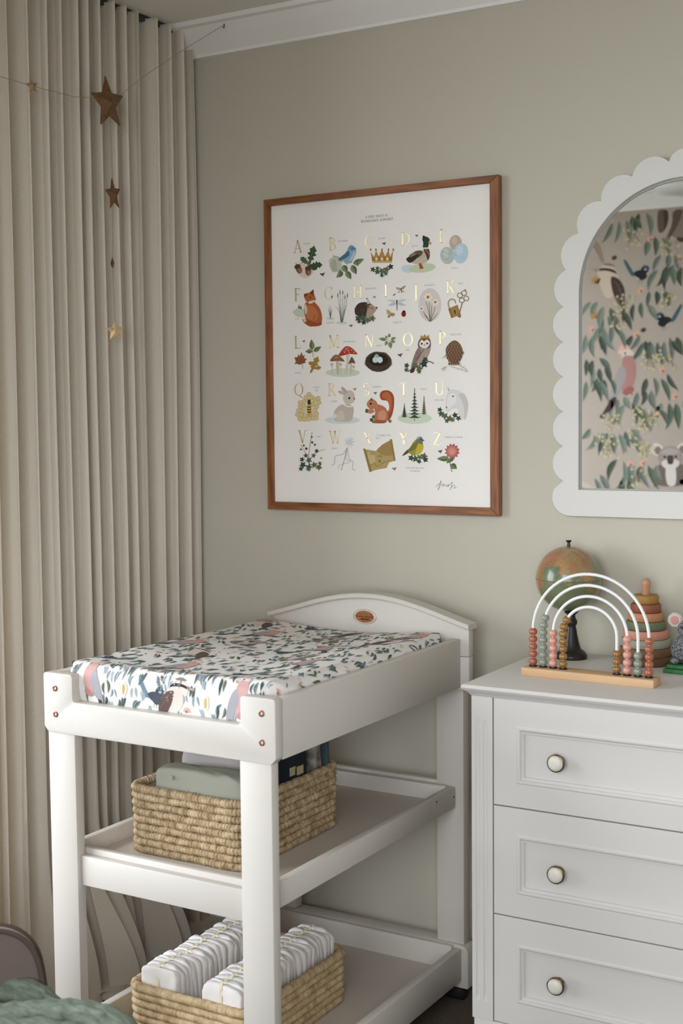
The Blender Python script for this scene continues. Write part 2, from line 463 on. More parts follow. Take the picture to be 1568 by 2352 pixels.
# ------------------------------------------------------------------ scalloped arch mirror
MX, MZ0, MCZ = 1.166, 1.154, 1.655
mi = empty('arched_mirror', (MX, 0, MZ0), 0, 'arched mirror in a white scalloped frame hanging above the dresser', 'mirror')
ri, rc, zi, sag = .2345, .2715, 1.2145, .0255
out, inn = [], []
def add_pair(o, i): out.append((o[0], o[1] - MZ0)); inn.append((i[0], i[1] - MZ0))
def scallop(p, q, k=9):
    dx, dz = q[0] - p[0], q[1] - p[1]; c = hypot(dx, dz); r_ = c * c / (8 * sag) + sag / 2
    nx, nz = -dz / c, dx / c
    pts = []
    half = math.asin(min(1, c / 2 / r_))
    for j in range(k):
        a = -half + 2 * half * j / k
        along = c / 2 + r_ * sin(a); bulge = r_ * cos(a) - r_ * cos(half)
        pts.append((p[0] + dx / c * along + nx * bulge, p[1] + dz / c * along + nz * bulge))
    return pts
left = []
for k in range(8): left.append(((-.245 * k / 8, 1.154), (-ri * k / 8, zi)))
cz = [1.2338 + .0786 * k for k in range(6)]
for k in range(12):
    a = radians(-90 - 128 * k / 12)
    o = (-.2555 + .0425 * cos(a), 1.1955 + .0415 * sin(a))
    left.append((o, (-ri, zi + (1.2338 - zi) * k / 12)))
for a, b in zip(cz, cz[1:]):
    for o in scallop((-rc, a), (-rc, b)): left.append((o, (-ri, min(max(o[1], zi), MCZ))))
ang = [None, 168.5, 150.6, 132.7, 114.8, 96.9]
cp = [(-rc, cz[-1])] + [(rc * cos(radians(a)), MCZ + rc * sin(radians(a))) for a in ang[1:]]
def inner_of(o):
    if o[1] < MCZ: return (-ri, o[1])
    a = atan2(o[1] - MCZ, o[0]); return (ri * cos(a), MCZ + ri * sin(a))
for p, q in zip(cp, cp[1:]):
    for o in scallop(p, q): left.append((o, inner_of(o)))
for o in scallop(cp[-1], (-cp[-1][0], cp[-1][1]), 10)[:5]: left.append((o, inner_of(o)))
for o, i in left: add_pair(o, i)
apex = (0, cp[-1][1] + sag)
add_pair(apex, (0, MCZ + ri))
for o, i in left[:0:-1]: add_pair((-o[0], o[1]), (-i[0], i[1]))
n = len(out)
fm = MB()
loops = [(out, -.0025), (out, -.0192), ([(x * .998, (z - .3) * .998 + .3) for x, z in out], -.0205), ([(x * 1.004, (z - .3) * 1.004 + .3) for x, z in inn], -.0205), (inn, -.0192), (inn, -.0085)]
v = [(x, y, z) for lp, y in loops for x, z in lp]
f = [(k * n + i, k * n + (i + 1) % n, (k + 1) * n + (i + 1) % n, (k + 1) * n + i) for k in range(5) for i in range(n)]
fm.add(v, f).build('scalloped_frame', mat('mirror_frame_paint', (218, 214, 207), .5, spec=.35), mi, smooth=35)
big = [(x * 1.01, (z - .3) * 1.01 + .3) for x, z in inn]
MB().prism(big, 'y', -.0088, -.0045).build('mirror_glass', M['mirror'], mi)
rim = [(x * .988, (z - .33) * .988 + .33) for x, z in inn]
v = [(x, -.0088, z) for x, z in inn] + [(x, -.0112, z) for x, z in inn] + [(x, -.0112, z) for x, z in rim] + [(x, -.0088, z) for x, z in rim]
f = [(k * n + i, k * n + (i + 1) % n, (k + 1) * n + (i + 1) % n, (k + 1) * n + i) for k in range(3) for i in range(n)]
MB().add(v, f).build('inner_rim', mat('grey_rim', (172, 170, 160), .5), mi, smooth=35)

# ------------------------------------------------------------------ changing table (own axes: u across, v from the front end to the wall)
TXL, TYF, TH, TW = .1127, -.892, .0121, .566
def TWORLD(u, v, z):
    a = u - TW / 2
    return (TXL + TW / 2 + a * cos(TH) + v * sin(TH), TYF - a * sin(TH) + v * cos(TH), z)
tb = empty('changing_table', TWORLD(TW / 2, 0, 0), -TH, 'white timber baby changing table with two lower shelves and an arched end', 'changing table')
def tbox(name, u0, u1, v0, v1, z0, z1, m='white', bevel=.0025, **k):
    return MB().box(u0 - TW / 2, u1 - TW / 2, v0, v1, z0, z1).build(name, M[m], tb, bevel=bevel, **k)
def rounded(pts, r, n=4):
    """rounds each corner of a polygon (list of (x, y, radius or None))"""
    o = []; N = len(pts)
    for i in range(N):
        p = pts[i]; a = pts[i - 1]; b = pts[(i + 1) % N]; q = p[2] if len(p) > 2 and p[2] is not None else r
        if q <= 0: o.append((p[0], p[1])); continue
        da = Vector((a[0] - p[0], a[1] - p[1])); db = Vector((b[0] - p[0], b[1] - p[1]))
        q = min(q, da.length * .45, db.length * .45); da.normalize(); db.normalize()
        s0 = Vector(p[:2]) + da * q; s1 = Vector(p[:2]) + db * q; c = Vector(p[:2])
        for k in range(n + 1):
            t = k / n; o.append(tuple(s0 * (1 - t) ** 2 + c * 2 * t * (1 - t) + s1 * t * t))
    return o
h = TW / 2
fp = [(-h, .763, .003), (-h + .0105, .752, .002), (h - .0105, .752, .002), (h, .763, .003), (h, .874, .008), (.205, .874, .008), (.205, .8185, .008), (-.206, .8185, .008), (-.206, .874, .008), (-h, .874, .008)]
MB().prism(rounded(fp, .004), 'y', 0, .025).build('front_board', M['white'], tb, bevel=.0015)
for u, z in ((.0315, .843), (.0315, .790), (.536, .8455), (.536, .7915)):
    MB().lathe([(.0062, -.002), (.0062, .0012), (.0045, .0018), (.0030, .0004), (.0030, -.004), (0, -.004)], 14, (u - h, 0, z), 'y', cap=False).build('screw', M['copper'], tb, smooth=30)
for u in (.007, .483): tbox('leg', u, u + .071, .003, .027, .137, .7525)
for u in (.0145, .4885): tbox('leg', u, u + .071, .792, .823, .137, .78)
# side rails
tbox('side_rail', TW - .021, TW, .025, .7655, .7575, .8715)
MB().prism([(-h, .025), (-h + .021, .025), (-h + .066, .7655), (-h + .045, .7655)], 'z', .7575, .8715).build('side_rail', M['white'], tb, bevel=.0025)
tbox('platform', .022, .544, .026, .7645, .785, .798, 'board')
# headboard
UC, HW = .3175, .2695
def ztop(u):
    dd = abs(u - .325); return .9637 - 1.11 * dd ** 2 + 4.4 * dd ** 4
us = [UC - HW + 2 * HW * k / 24 for k in range(25)]
MB().prism([(UC - HW - h, .8308), (UC + HW - h, .8308)] + [(u - h, ztop(u) - .012) for u in us[::-1]], 'y', .766, .790).build('headboard', M['white'], tb, bevel=.0015)
tbox('headboard_lower_board', UC - HW, UC + HW, .766, .790, .752, .8300)
cpm = MB(); sec = [(.770, -.0125), (.7555, -.0125), (.7535, -.010), (.7535, -.003), (.7555, -.0005), (.759, 0), (.797, 0), (.799, -.002), (.799, -.0125)]
us = [.3145 - .2770 + .554 * k / 32 for k in range(33)]
vv = [(u - h, a, ztop(u) + b) for u in us for a, b in sec]; m_ = len(sec)
ff = [(i * m_ + j, i * m_ + (j + 1) % m_, (i + 1) * m_ + (j + 1) % m_, (i + 1) * m_ + j) for i in range(32) for j in range(m_)] + [tuple(range(m_)), tuple(range(32 * m_, 33 * m_))]
cpm.add(vv, ff).build('headboard_cap', M['white'], tb, smooth=35)
# oval maker's badge on the headboard
bd = MB().lathe([(0, .0005), (.80, .0005), (.86, .0022), (1.0, .0022), (1.06, .001), (1.08, 0)], 36, (0, 0, 0), 'y', cap=False)
bd.v = [(x * .0305 + .3117 - h, y + .766, z * .0172 + .9055) for x, y, z in bd.v]
bo = bd.build('badge', mat('badge_rim', (206, 190, 176), .35, metal=.2), tb, smooth=40)
fc = MB().lathe([(0, .0012), (.84, .0012), (.86, .0006)], 36, (0, 0, 0), 'y', cap=False)
fc.v = [(x * .0305 + .3117 - h, y + .766, z * .0172 + .9055) for x, y, z in fc.v]
fc.build('badge_plate', mat('badge_copper', (168, 108, 62), .4, metal=.35, var=(140, 84, 44), vscale=300), bo)
bk = Ink()
for k in range(5):
    a = (k - 2) * 26
    bk.l((60, 44, 28), 3, (a - 9, 46 - abs(k - 2) * 3), (a, 30 - abs(k - 2) * 3), (a + 9, 46 - abs(k - 2) * 3))
for k in range(11):
    x = -72 + k * 14.4; bk.l((66, 44, 34), 5.5, (x, -10), (x + (2 if k % 2 else -1), 14 - (k % 3) * 4), smooth=False); bk.l((66, 44, 34), 3.5, (x, 6 - (k % 2) * 12), (x + 10, 6 - (k % 3) * 7), smooth=False)
for k in range(5):
    x = -30 + k * 15; bk.l((34, 28, 22), 8, (x, -46), (x, -22 if k % 2 else -26), smooth=False); bk.l((34, 28, 22), 5, (x, -30), (x + 12, -44), smooth=False)
bk.build('badge_lettering', M['ink'], lambda x, y, l: (x / 100 * .0305 + .3117 - h, .766 - .0014 - l * .000002, y / 100 * .0172 + .9055), bo)
# middle shelf tray
tbox('shelf_floor', .045, .526, .045, .769, .475, .483, 'board', bevel=.0008)
tbox('shelf_rail', .523, .541, .046, .784, .467, .517); tbox('shelf_rail', .028, .046, .046, .784, .467, .517)
tbox('shelf_rail', .046, .523, .768, .784, .467, .519); tbox('shelf_rail', .028, .541, .030, .046, .467, .514)
tbox('cross_rail', .0785, .4825, .012, .0295, .441, .5025); tbox('cross_rail', .086, .488, .795, .813, .455, .524)
for (v0, z0) in ((.69, .505), (.778, .494)):
    MB().lathe([(.0025, -.001), (.0025, .0006), (0, .0006)], 10, (0, 0, 0), 'x').build('screw_hole', M['brass'], tb).location = (.541 - h, v0, z0)
# bottom shelf tray and feet
tbox('shelf_floor', .03, .538, .05, .772, .074, .082, 'board', bevel=.0008)
tbox('shelf_rail', .536, .556, .040, .7855, .052, .130); tbox('shelf_rail', .010, .030, .040, .7855, .052, .130)
tbox('shelf_rail', .030, .536, .770, .7855, .062, .1365); tbox('shelf_rail', .030, .536, .040, .056, .062, .130)
for v0 in (-.004, .786):
    poly = rounded([(-h - .004, .034, .002), (h + .006, .034, .002), (h + .006, .1365, .02), (-h - .004, .1365, .02)], .002)
    MB().prism(poly, 'y', v0, v0 + .044).build('foot_beam', M['white'], tb, bevel=.0015)
for u in (.03, .536):
    for v0 in (.018, .800):
        c = MB(); c.prism(rounded([(-.020, .006), (.020, .006), (.020, .034), (-.020, .034)], .008), 'x', u - h - .021, u - h + .021)
        c.lathe([(.0, -.022), (.014, -.022), (.016, -.018), (.016, .018), (.014, .022), (0, .022)], 18, (u - h, 0, .016), 'x', cap=False)
        c.v = [(x, y + v0, z) for x, y, z in c.v]
        c.build('caster', M['black'], tb, smooth=40)

# ------------------------------------------------------------------ printed motifs (y up, about 100 units tall)
def gum_leaf(I, x, y, L, w, a, c1='5f7064', c2='7d8f80', bend=.12):
    r = radians(a); I.lf(x, y, x + L * sin(r), y - L * cos(r), w, c1, c2, bend)
def sprig(I, cols, n=5, L=46, w=13, seed=0, spread=14):
    q = random.Random(seed)
    I.l('8a8274', 1.6, (-n * spread / 2, 6), (0, 2), (n * spread / 2, -2))
    for k in range(n):
        x = (k - (n - 1) / 2) * spread
        c1, c2 = cols[q.randrange(len(cols))]
        gum_leaf(I, x, 4 - abs(x) * .1, L * q.uniform(.75, 1.15), w * q.uniform(.8, 1.15), x * .55 + q.uniform(-9, 9), c1, c2, q.uniform(-.16, .16))
def buds(I, seed, c='c9bf9c', k=12, R_=16):
    q = random.Random(seed)
    for _ in range(k):
        x, y = q.uniform(-R_, R_), q.uniform(-R_, R_); I.e(x, y, 2.2, 2.2, c, n=7); I.l('8f8668', .7, (x, y), (x * .5, y * .5 + 8), smooth=False)
def blossom(I, c='d9a390'):
    for k in range(7): I.lf(0, 0, 13 * cos(k * .5 - .2), 13 * sin(k * .5 - .2), 4, c)
    I.e(0, 0, 3, 3, '7a6a4c', n=8)
def galah(I, pk='c9837a', pl='e3c0b4', gy='9c9a9a', dk='4a3c3e', rd='b07068'):
    I.b(gy, (-22, -4), (-6, 18), (4, 8), (-2, -26), (-22, -60), (-34, -72), (-34, -50))
    I.b(dk, (-26, -52), (-20, -58), (-30, -80), (-52, -92), (-40, -70))
    I.b(pk, (-4, 34), (14, 38), (24, 20), (24, -10), (14, -34), (-2, -44), (-8, -30), (0, -6), (-6, 14))
    I.b(gy, (-14, 10), (-2, 14), (2, -8), (-10, -36), (-26, -54), (-24, -24))
    I.b(pl, (-16, 44), (-8, 56), (10, 54), (20, 42), (12, 38), (0, 40), (-8, 34))
    I.b('dfae9f', (-16, 52), (-6, 64), (8, 60), (4, 52))
    I.b('b7a894', (-16, 42), (-8, 42), (-10, 30), (-16, 32)); I.e(0, 44, 2.4, 2.4, '2a2422', n=8)
    I.b(rd, (2, -34), (14, -30), (20, -40), (4, -50), (-6, -44))
def kookaburra(I, br='5a4640', lt='d8c6b4', dk='3a2e2c'):
    I.b(lt, (-40, 34), (-26, 50), (-4, 50), (10, 38), (20, 10), (10, -24), (-10, -30), (-30, 0))
    I.b(br, (-2, 22), (18, 18), (36, -6), (40, -40), (36, -52), (18, -36), (4, -10))
    I.b(br, (32, -40), (40, -40), (46, -80), (38, -84))
    for k in range(4): I.l('6e5a52', 2, (6 + k * 7, 12 - k * 9), (24 + k * 5, 2 - k * 12), smooth=False)
    I.b(dk, (-46, 40), (-20, 44), (4, 40), (12, 30), (2, 34), (-20, 38), (-46, 35))
    I.b('a89a8c', (-62, 40), (-38, 44), (-38, 36)); I.e(-18, 41, 2, 2, '1c1715', n=8)
    I.b('8b7a6e', (-28, 54), (-10, 57), (6, 50), (-12, 50))
def wren(I, bl='46606c', dk='27282c', lt='c7c1b8'):
    I.b(lt, (-10, -6), (4, -22), (22, -20), (24, -6), (8, 2))
    I.b(dk, (-20, 2), (4, 14), (26, 6), (34, -14), (14, -24), (0, -14))
    I.b(bl, (-14, 0), (-46, 52), (-54, 48), (-28, -2))
    I.b(dk, (10, 12), (22, 30), (38, 26), (40, 10), (28, 0)); I.b(bl, (16, 26), (28, 31), (36, 24), (24, 22)); I.b('9fb0b6', (24, 18), (34, 18), (32, 12), (24, 12))
    I.l(dk, 3, (39, 20), (47, 18), smooth=False, w1=1); I.l('5a4a42', 1.4, (8, -20), (4, -34), smooth=False); I.l('5a4a42', 1.4, (16, -20), (14, -34), smooth=False)
def koala(I, g='9a9088', dg='6f645f', lt='c9c0ba'):
    I.b(dg, (-34, -20), (-40, -70), (40, -70), (34, -20), (0, -8)); I.b(lt, (-12, -24), (-10, -70), (12, -70), (12, -24))
    for sx in (-1, 1):
        I.b(lt, *[(sx * (36 + 17 * cos(t * 1.05)), 24 + 17 * sin(t * 1.05) + (2 if t % 2 else -1)) for t in range(6)]); I.e(sx * 34, 22, 10, 11, '837770')
    I.e(0, 2, 34, 31, g, n=24); I.b(lt, (-24, -10), (0, -2), (24, -10), (14, -27), (-14, -27)); I.b('ada29a', (-26, 16), (0, 28), (26, 16), (0, 8))
    I.b('4c4442', (-7, 6), (7, 6), (8, -12), (0, -17), (-8, -12)); I.e(-15, 4, 3.6, 3.4, '24201f', n=10); I.e(15, 4, 3.6, 3.4, '24201f', n=10)
def branch(I, c1='a3958c', c2='8c7e76'):
    I.b(c1, (-70, 30), (-20, 10), (20, -26), (50, -70), (62, -66), (34, -10), (-10, 24), (-64, 44)); I.b(c2, (-70, 28), (-20, 8), (20, -28), (50, -70), (16, -18), (-24, 14))

# ------------------------------------------------------------------ changing mat in its printed cover
PW, PL, PH = .512, .726, .088
def arc1(s, L, r):
    a = abs(s); sg = 1 if s >= 0 else -1
    if a < L - r: return sg * a, 0.0
    t = (a - (L - r)) / r
    if t < pi / 2: return sg * (L - r + r * sin(t)), r * (1 - cos(t))
    return sg * L, r + (a - (L - r) - r * pi / 2)
def pad_pt(sx, sy):
    x, dx = arc1(sx, PW / 2, .020); y, dy = arc1(sy, PL / 2, .024)
    ax, ay = abs(x) - (PW / 2 - .05), abs(y) - (PL / 2 - .05)
    if ax > 0 and ay > 0:
        hh = hypot(ax, ay)
        if hh > .05: x -= (ax - ax * .05 / hh) * (1 if x > 0 else -1); y -= (ay - ay * .05 / hh) * (1 if y > 0 else -1)
    d = max(dx, dy)
    e = abs(x) / (PW / 2)
    top = PH + .004 - .013 * (1 - smoothstep(.15, .92, e)) * (1 - .8 * smoothstep(.26, .36, -y)) - .004 * smoothstep(-.2, .3, y) + .007 * smoothstep(.24, .34, -y) * (1 - .5 * smoothstep(.1, -.25, x))
    k = smoothstep(.004, .02, d)
    wr = noise.noise(Vector((sx * 9, sy * 9, 2))) * .0022 + k * .0028 * noise.noise(Vector((sx * 26, sy * 26, 5)))
    n = Vector((x / (PW / 2) if dx > .004 else 0, y / (PL / 2) if dy > .004 else 0, 1 - k)).normalized()
    p = Vector((x, y, max(top - d, 0.0))) + n * wr
    bulge = k * .004 * sin(pi * min(1, d / .08))
    return Vector((p.x + (bulge * (1 if x > 0 else -1) if dx > .01 else 0), p.y + (bulge * (1 if y > 0 else -1) if dy > .01 else 0), p.z))
PADC = TWORLD(.2835, .026 + PL / 2, .798)
pad = empty('changing_mat', PADC, -TH, 'changing mat in a white cover printed with birds and leaves, on the changing table', 'changing mat')
XE, YE = PW / 2 + .072, PL / 2 + .072
M['cover'] = mat('cover_cotton', (232, 227, 221), 0.85, bump=.1, bscale=300, bdist=.0008, spec=.15)
MB().grid(lambda a, b: tuple(pad_pt(-XE + 2 * XE * a, -YE + 2 * YE * b)), 150, 190).build('fitted_cover', M['cover'], pad, smooth=80)
ci = Ink()
LV = [('4e5c58', '74857f'), ('5b6f6b', '879a94'), ('3f4b48', '5f6e68'), ('6d7a80', '98a5a8'), ('55604e', '7c8870')]
rq = random.Random(11)
placed = []
def free(x, y, d):
    for a, b, c in placed:
        if hypot(a - x, b - y) < c + d: return False
    placed.append((x, y, d)); return True
def inside(x, y): return not ((abs(x) > PW / 2 + .002 and abs(y) > PL / 2 + .002) or abs(x) > XE - .01 or abs(y) > YE - .01)
K = .00084
fixed = [('g', -.175, -.375), ('g', .185, -.385), ('k', .03, -.405), ('g', -.06, -.21), ('g', .17, -.10), ('g', -.19, -.02), ('g', .09, .10), ('g', -.13, .20), ('g', .215, .29), ('g', -.225, .345), ('g', .30, -.2), ('g', .305, .07),
         ('k', -.11, -.10), ('k', .20, .19), ('k', -.2, .28), ('k', .05, .31), ('w', -.02, -.40), ('w', .12, -.26), ('w', -.2, -.27), ('w', .02, .02), ('w', -.08, .32), ('w', .29, -.05), ('w', .3, .2), ('o', -.1, .09), ('o', .1, -.02), ('o', -.02, -.3), ('o', .03, .22), ('b', -.09, -.39), ('b', .11, -.4), ('b', .22, -.42), ('b', .01, -.13), ('b', -.15, .1), ('b', .15, .28)]
for t, x, y in fixed:
    free(x, y, .021 if t in 'gk' else .014)
    ci.at(x, y, K * (1.0 if t in 'gk' else .8), rq.uniform(-.25, .25), rq.choice((1, -1)))
    if t == 'g': galah(ci, 'cda29b', 'e9d6ce', 'a7a4a8', '4f4048', 'bd8a84')
    elif t == 'k': kookaburra(ci, '65524c', 'dccfc4')
    elif t == 'w': wren(ci, '6f8794', '4b4f5a', 'd5d0ca')
    elif t == 'o': koala(ci, 'aca198', '84786f', 'd3cac4')
    else: ci.b('e2d8c4', (-9, 14), (0, 20), (9, 12), (12, -8), (4, -26), (-6, -22), (-12, -4)); ci.b('c3ae7c', (-4, 8), (3, 10), (5, -8), (1, -20), (-5, -10))
for _ in range(2600):
    x, y = rq.uniform(-XE, XE), rq.uniform(-YE, YE)
    if not inside(x, y): continue
    if free(x, y, .0135):
        ci.at(x, y, K, rq.uniform(-.35, .35), rq.choice((1, -1)))
        r_ = rq.random()
        if r_ < .86:
            bs0 = rq.uniform(-24, 24)
            for k in range(rq.choice((2, 2, 3, 3))):
                c1, c2 = rq.choice(LV); gum_leaf(ci, (k - 1) * 10, rq.uniform(10, 18), rq.uniform(26, 44), rq.uniform(6, 9.5), bs0 + rq.uniform(-12, 12), c1, c2, rq.uniform(-.2, .2))
        elif r_ < .95: buds(ci, rq.random(), 'd9d0bd', 7, 11)
        else: blossom(ci, 'd8a79b')
for _ in range(420):                       # the softer blue-grey sprays that hang down the front end
    x, y = rq.uniform(-PW / 2, PW / 2), rq.uniform(-YE, -.345)
    if free(x, y, .0075):
        ci.at(x, y, K * .8, rq.uniform(-.2, .2), rq.choice((1, -1)))
        for k in range(2): gum_leaf(ci, (k - .5) * 11, 14, rq.uniform(24, 38), 7, rq.uniform(-24, 24), *rq.choice((('7f929a', 'a9b6ba'), ('8a98a4', 'b4bec6'), ('6f827f', '98a8a4'))), rq.uniform(-.2, .2))
for _ in range(900):
    x, y = rq.uniform(-XE, XE), rq.uniform(-YE, YE)
    if inside(x, y) and free(x, y, .0056):
        ci.at(x, y, K * .55, rq.uniform(-.8, .8)); c1, c2 = rq.choice(LV); gum_leaf(ci, 0, 12, rq.uniform(18, 30), 8, rq.uniform(-30, 30), c1, c2, .1)
def pad_put(x, y, l):
    e_ = .002
    x = max(-XE + e_, min(XE - e_, x)); y = max(-YE + e_, min(YE - e_, y))
    p = pad_pt(x, y); a = pad_pt(x + e_, y) - pad_pt(x - e_, y); b = pad_pt(x, y + e_) - pad_pt(x, y - e_)
    nn = a.cross(b)
    if nn.length < 1e-12: nn = Vector((x, y, 0))
    return tuple(p + nn.normalized() * (.0009 + l))
ci.fine(.007).build('printed_pattern', M['ink'], pad_put, pad, step=.000025)

# ------------------------------------------------------------------ wallpaper on the wall opposite (seen in the mirror)
wi = Ink()
HW_ = ((5.33964094e-04, 2.93125180e-06, -5.82219280e-01), (5.45673523e-05, -5.25559773e-04, 2.75067136), (4.31219123e-05, -5.68212248e-06, 1.0))   # sketch grid -> wall metres
def wsk(a, b):
    w = HW_[2][0] * a + HW_[2][1] * b + 1
    return ((HW_[0][0] * a + HW_[0][1] * b + HW_[0][2]) / w, (HW_[1][0] * a + HW_[1][1] * b + HW_[1][2]) / w)
class Sub(Ink): pass
tile = Ink()
G = [('4f5a50', '626e60'), ('5e6a61', '758074'), ('3e483f', '525c50'), ('6c776d', '808a7f')]
def put_m(fn, a, b, s, rot=0, flip=1, **k):
    x, z = wsk(a, b); tile.at(x, z, s * .00052, radians(rot), flip); fn(tile, **k)
put_m(branch, 700, 3340, 3.2, 6, c1='bfaea2', c2='a6958a'); tile.T = wsk; tile.layer = 0
tile.b('6a5a52', (1340, 745), (1420, 745), (1432, 830), (1400, 920), (1350, 950), (1330, 880)); tile.b('4f423d', (1385, 745), (1425, 745), (1428, 830), (1398, 910), (1390, 840))
tile.b('8b7b71', (1480, 745), (1700, 745), (1720, 1010), (1600, 1030), (1500, 990), (1440, 1010), (1400, 1040), (1420, 960), (1470, 860)); tile.b('63544d', (1490, 745), (1560, 745), (1530, 850), (1470, 960), (1430, 990), (1460, 880)); tile.b('a89a8f', (1590, 760), (1680, 790), (1690, 960), (1610, 980), (1570, 880)); tile.b('51453f', (1510, 990), (1600, 1000), (1590, 1030), (1530, 1030))
put_m(branch, 720, 1030, 2.4, -10, c1='9a897e', c2='7d6d64')
wr_ = random.Random(5)
for a, b, n_, L, sd, rt in ((1010, 850, 4, 200, 1, 4), (1160, 780, 3, 210, 2, -6), (1310, 1010, 3, 190, 3, 8), (1400, 1290, 3, 200, 4, 0), (1520, 1270, 4, 210, 5, -8), (1320, 1490, 3, 170, 6, 6), (1180, 1620, 3, 180, 7, 10), (1430, 1150, 3, 190, 8, 2),
                            (800, 1620, 4, 200, 9, -14), (900, 1700, 4, 210, 10, 10), (760, 1900, 4, 210, 11, 8), (870, 1830, 4, 200, 12, -4), (1190, 1930, 4, 180, 13, -20), (1330, 1960, 5, 200, 14, 6), (1480, 1930, 4, 190, 15, 18), (700, 2120, 4, 190, 16, 0), (790, 2200, 3, 180, 17, 8),
                            (700, 2330, 4, 210, 18, 4), (830, 2320, 3, 150, 19, -4), (960, 2480, 3, 160, 20, 6), (1060, 2560, 4, 210, 21, 0), (1210, 2430, 3, 190, 22, -6), (1330, 2300, 4, 220, 23, 12), (1470, 2540, 4, 220, 24, 6), (1280, 2600, 3, 170, 25, 0),
                            (760, 2800, 3, 160, 26, -20), (880, 2830, 4, 190, 27, -4), (960, 2820, 4, 200, 28, 2), (1060, 2780, 2, 150, 29, 26), (1010, 3080, 3, 220, 30, -14), (1150, 3130, 4, 230, 31, 4), (1260, 3120, 3, 200, 32, 12), (780, 3230, 2, 200, 33, 20), (1040, 3240, 2, 200, 34, 0)):
    x, z = wsk(a, b); tile.at(x, z, .00052, radians(rt)); q = random.Random(sd)
    for k in range(n_):
        xx = (k - (n_ - 1) / 2) * 62; c1, c2 = G[q.randrange(4)]
        gum_leaf(tile, xx, q.uniform(-10, 30), L * q.uniform(.75, 1.12), q.uniform(42, 62), xx * .28 + q.uniform(-10, 10), c1, c2, q.uniform(-.14, .14))
for a, b in ((1270, 1010), (1180, 1490), (1140, 1900), (730, 1850), (1380, 2230), (1500, 2470), (1330, 2650), (1080, 3100), (1200, 3090), (1090, 2440), (1540, 1190)): put_m(blossom, a, b, 3.4, wr_.uniform(0, 90), c='e0a893')
for a, b in ((1100, 1000), (1450, 1080), (1010, 1600), (1430, 1580), (960, 1760), (1260, 2130), (1400, 2130), (1180, 2640), (1240, 2690), (900, 2680), (1130, 2860), (880, 2960), (830, 2900), (1230, 2980), (1140, 3220)): put_m(buds, a, b, 5.5, 0, seed=a, c='cfc29a', k=16)
for a, b in ((930, 1180), (1200, 1850), (820, 2650), (1330, 2580), (770, 1400), (770, 1720)): x, z = wsk(a, b); tile.at(x, z, .00052); tile.e(0, 0, 26, 20, '5a4038', 20); tile.e(8, -8, 10, 8, '3c2a26')
for a, b in ((760, 1400), (760, 1730)): put_m(blossom, a, b, 4.5, 40, c='b98a50')
put_m(kookaburra, 900, 1440, 3.5, -6, br='4a3835', lt='cdb9a8', dk='2c2321')
put_m(wren, 1150, 1330, 2.4, 0); put_m(wren, 1420, 1760, 2.4, 0, -1)
put_m(galah, 1030, 2250, 4.0, 0, 1, pk='b0807a', pl='d8c4ba', gy='a09a98', dk='4c3a3c', rd='9c6660')
put_m(koala, 1450, 3040, 3.3, 2, 1, g='9d918c', dg='74685f', lt='d6cdc8')
TWD, THT = .56, 1.36
base_q = list(tile.q)
for i in range(-2, 7):
    for j in range(-1, 2):
        for pts, c, ly in base_q:
            q2 = []
            ok = True
            for x, z in pts:
                X, Z = x + i * TWD, z + j * THT + (0 if i % 2 == 0 else 0)
                if not (LX + .002 < X < XR - .01) or W2_X0 - .004 < X < W2_X1 + .004 and W2_Z0 < Z < W2_Z1: ok = False; break
                q2.append((X, min(max(Z, .01), 2.318)))
            if ok: wi.q.append((q2, c, ly))
wi.build('wallpaper_print', M['ink'], lambda x, z, l: (x, DEEP + .0006 + l, z), wf, step=.00006)

# ------------------------------------------------------------------ lettering with serifs (unit cap height)
TK, TN = .135, .05
def _stem(x, y0=0, y1=1, w=TK): return [('q', [(x - w / 2, y0), (x + w / 2, y0), (x + w / 2, y1), (x - w / 2, y1)])]
def _serif(x, y, h=.15, t=.035): return [('q', [(x - h, y), (x + h, y), (x + h, y + t if y < .5 else y - t), (x - h, y + t if y < .5 else y - t)])]
def _st(x, w=TK): return _stem(x, w=w) + _serif(x, 0) + _serif(x, 1)
def _ln(x0, y0, x1, y1, w=TN):
    dx, dy = x1 - x0, y1 - y0; h = hypot(dx, dy); nx, ny = -dy / h * w / 2, dx / h * w / 2
    return [('q', [(x0 + nx, y0 + ny), (x0 - nx, y0 - ny), (x1 - nx, y1 - ny), (x1 + nx, y1 + ny)])]
def _arc(cx, cy, rx, ry, a0, a1, thick=TK, thin=TN, n=14):
    o = []
    for i in range(n):
        A = [radians(a0 + (a1 - a0) * k / n) for k in (i, i + 1)]
        p = []
        for a in A:
            w = (thin + (thick - thin) * abs(cos(a)) ** 1.5) / 2
            p.append(((cx + (rx - w) * cos(a), cy + (ry - w * .6) * sin(a)), (cx + (rx + w) * cos(a), cy + (ry + w * .6) * sin(a))))
        o.append(('q', [p[0][0], p[0][1], p[1][1], p[1][0]]))
    return o
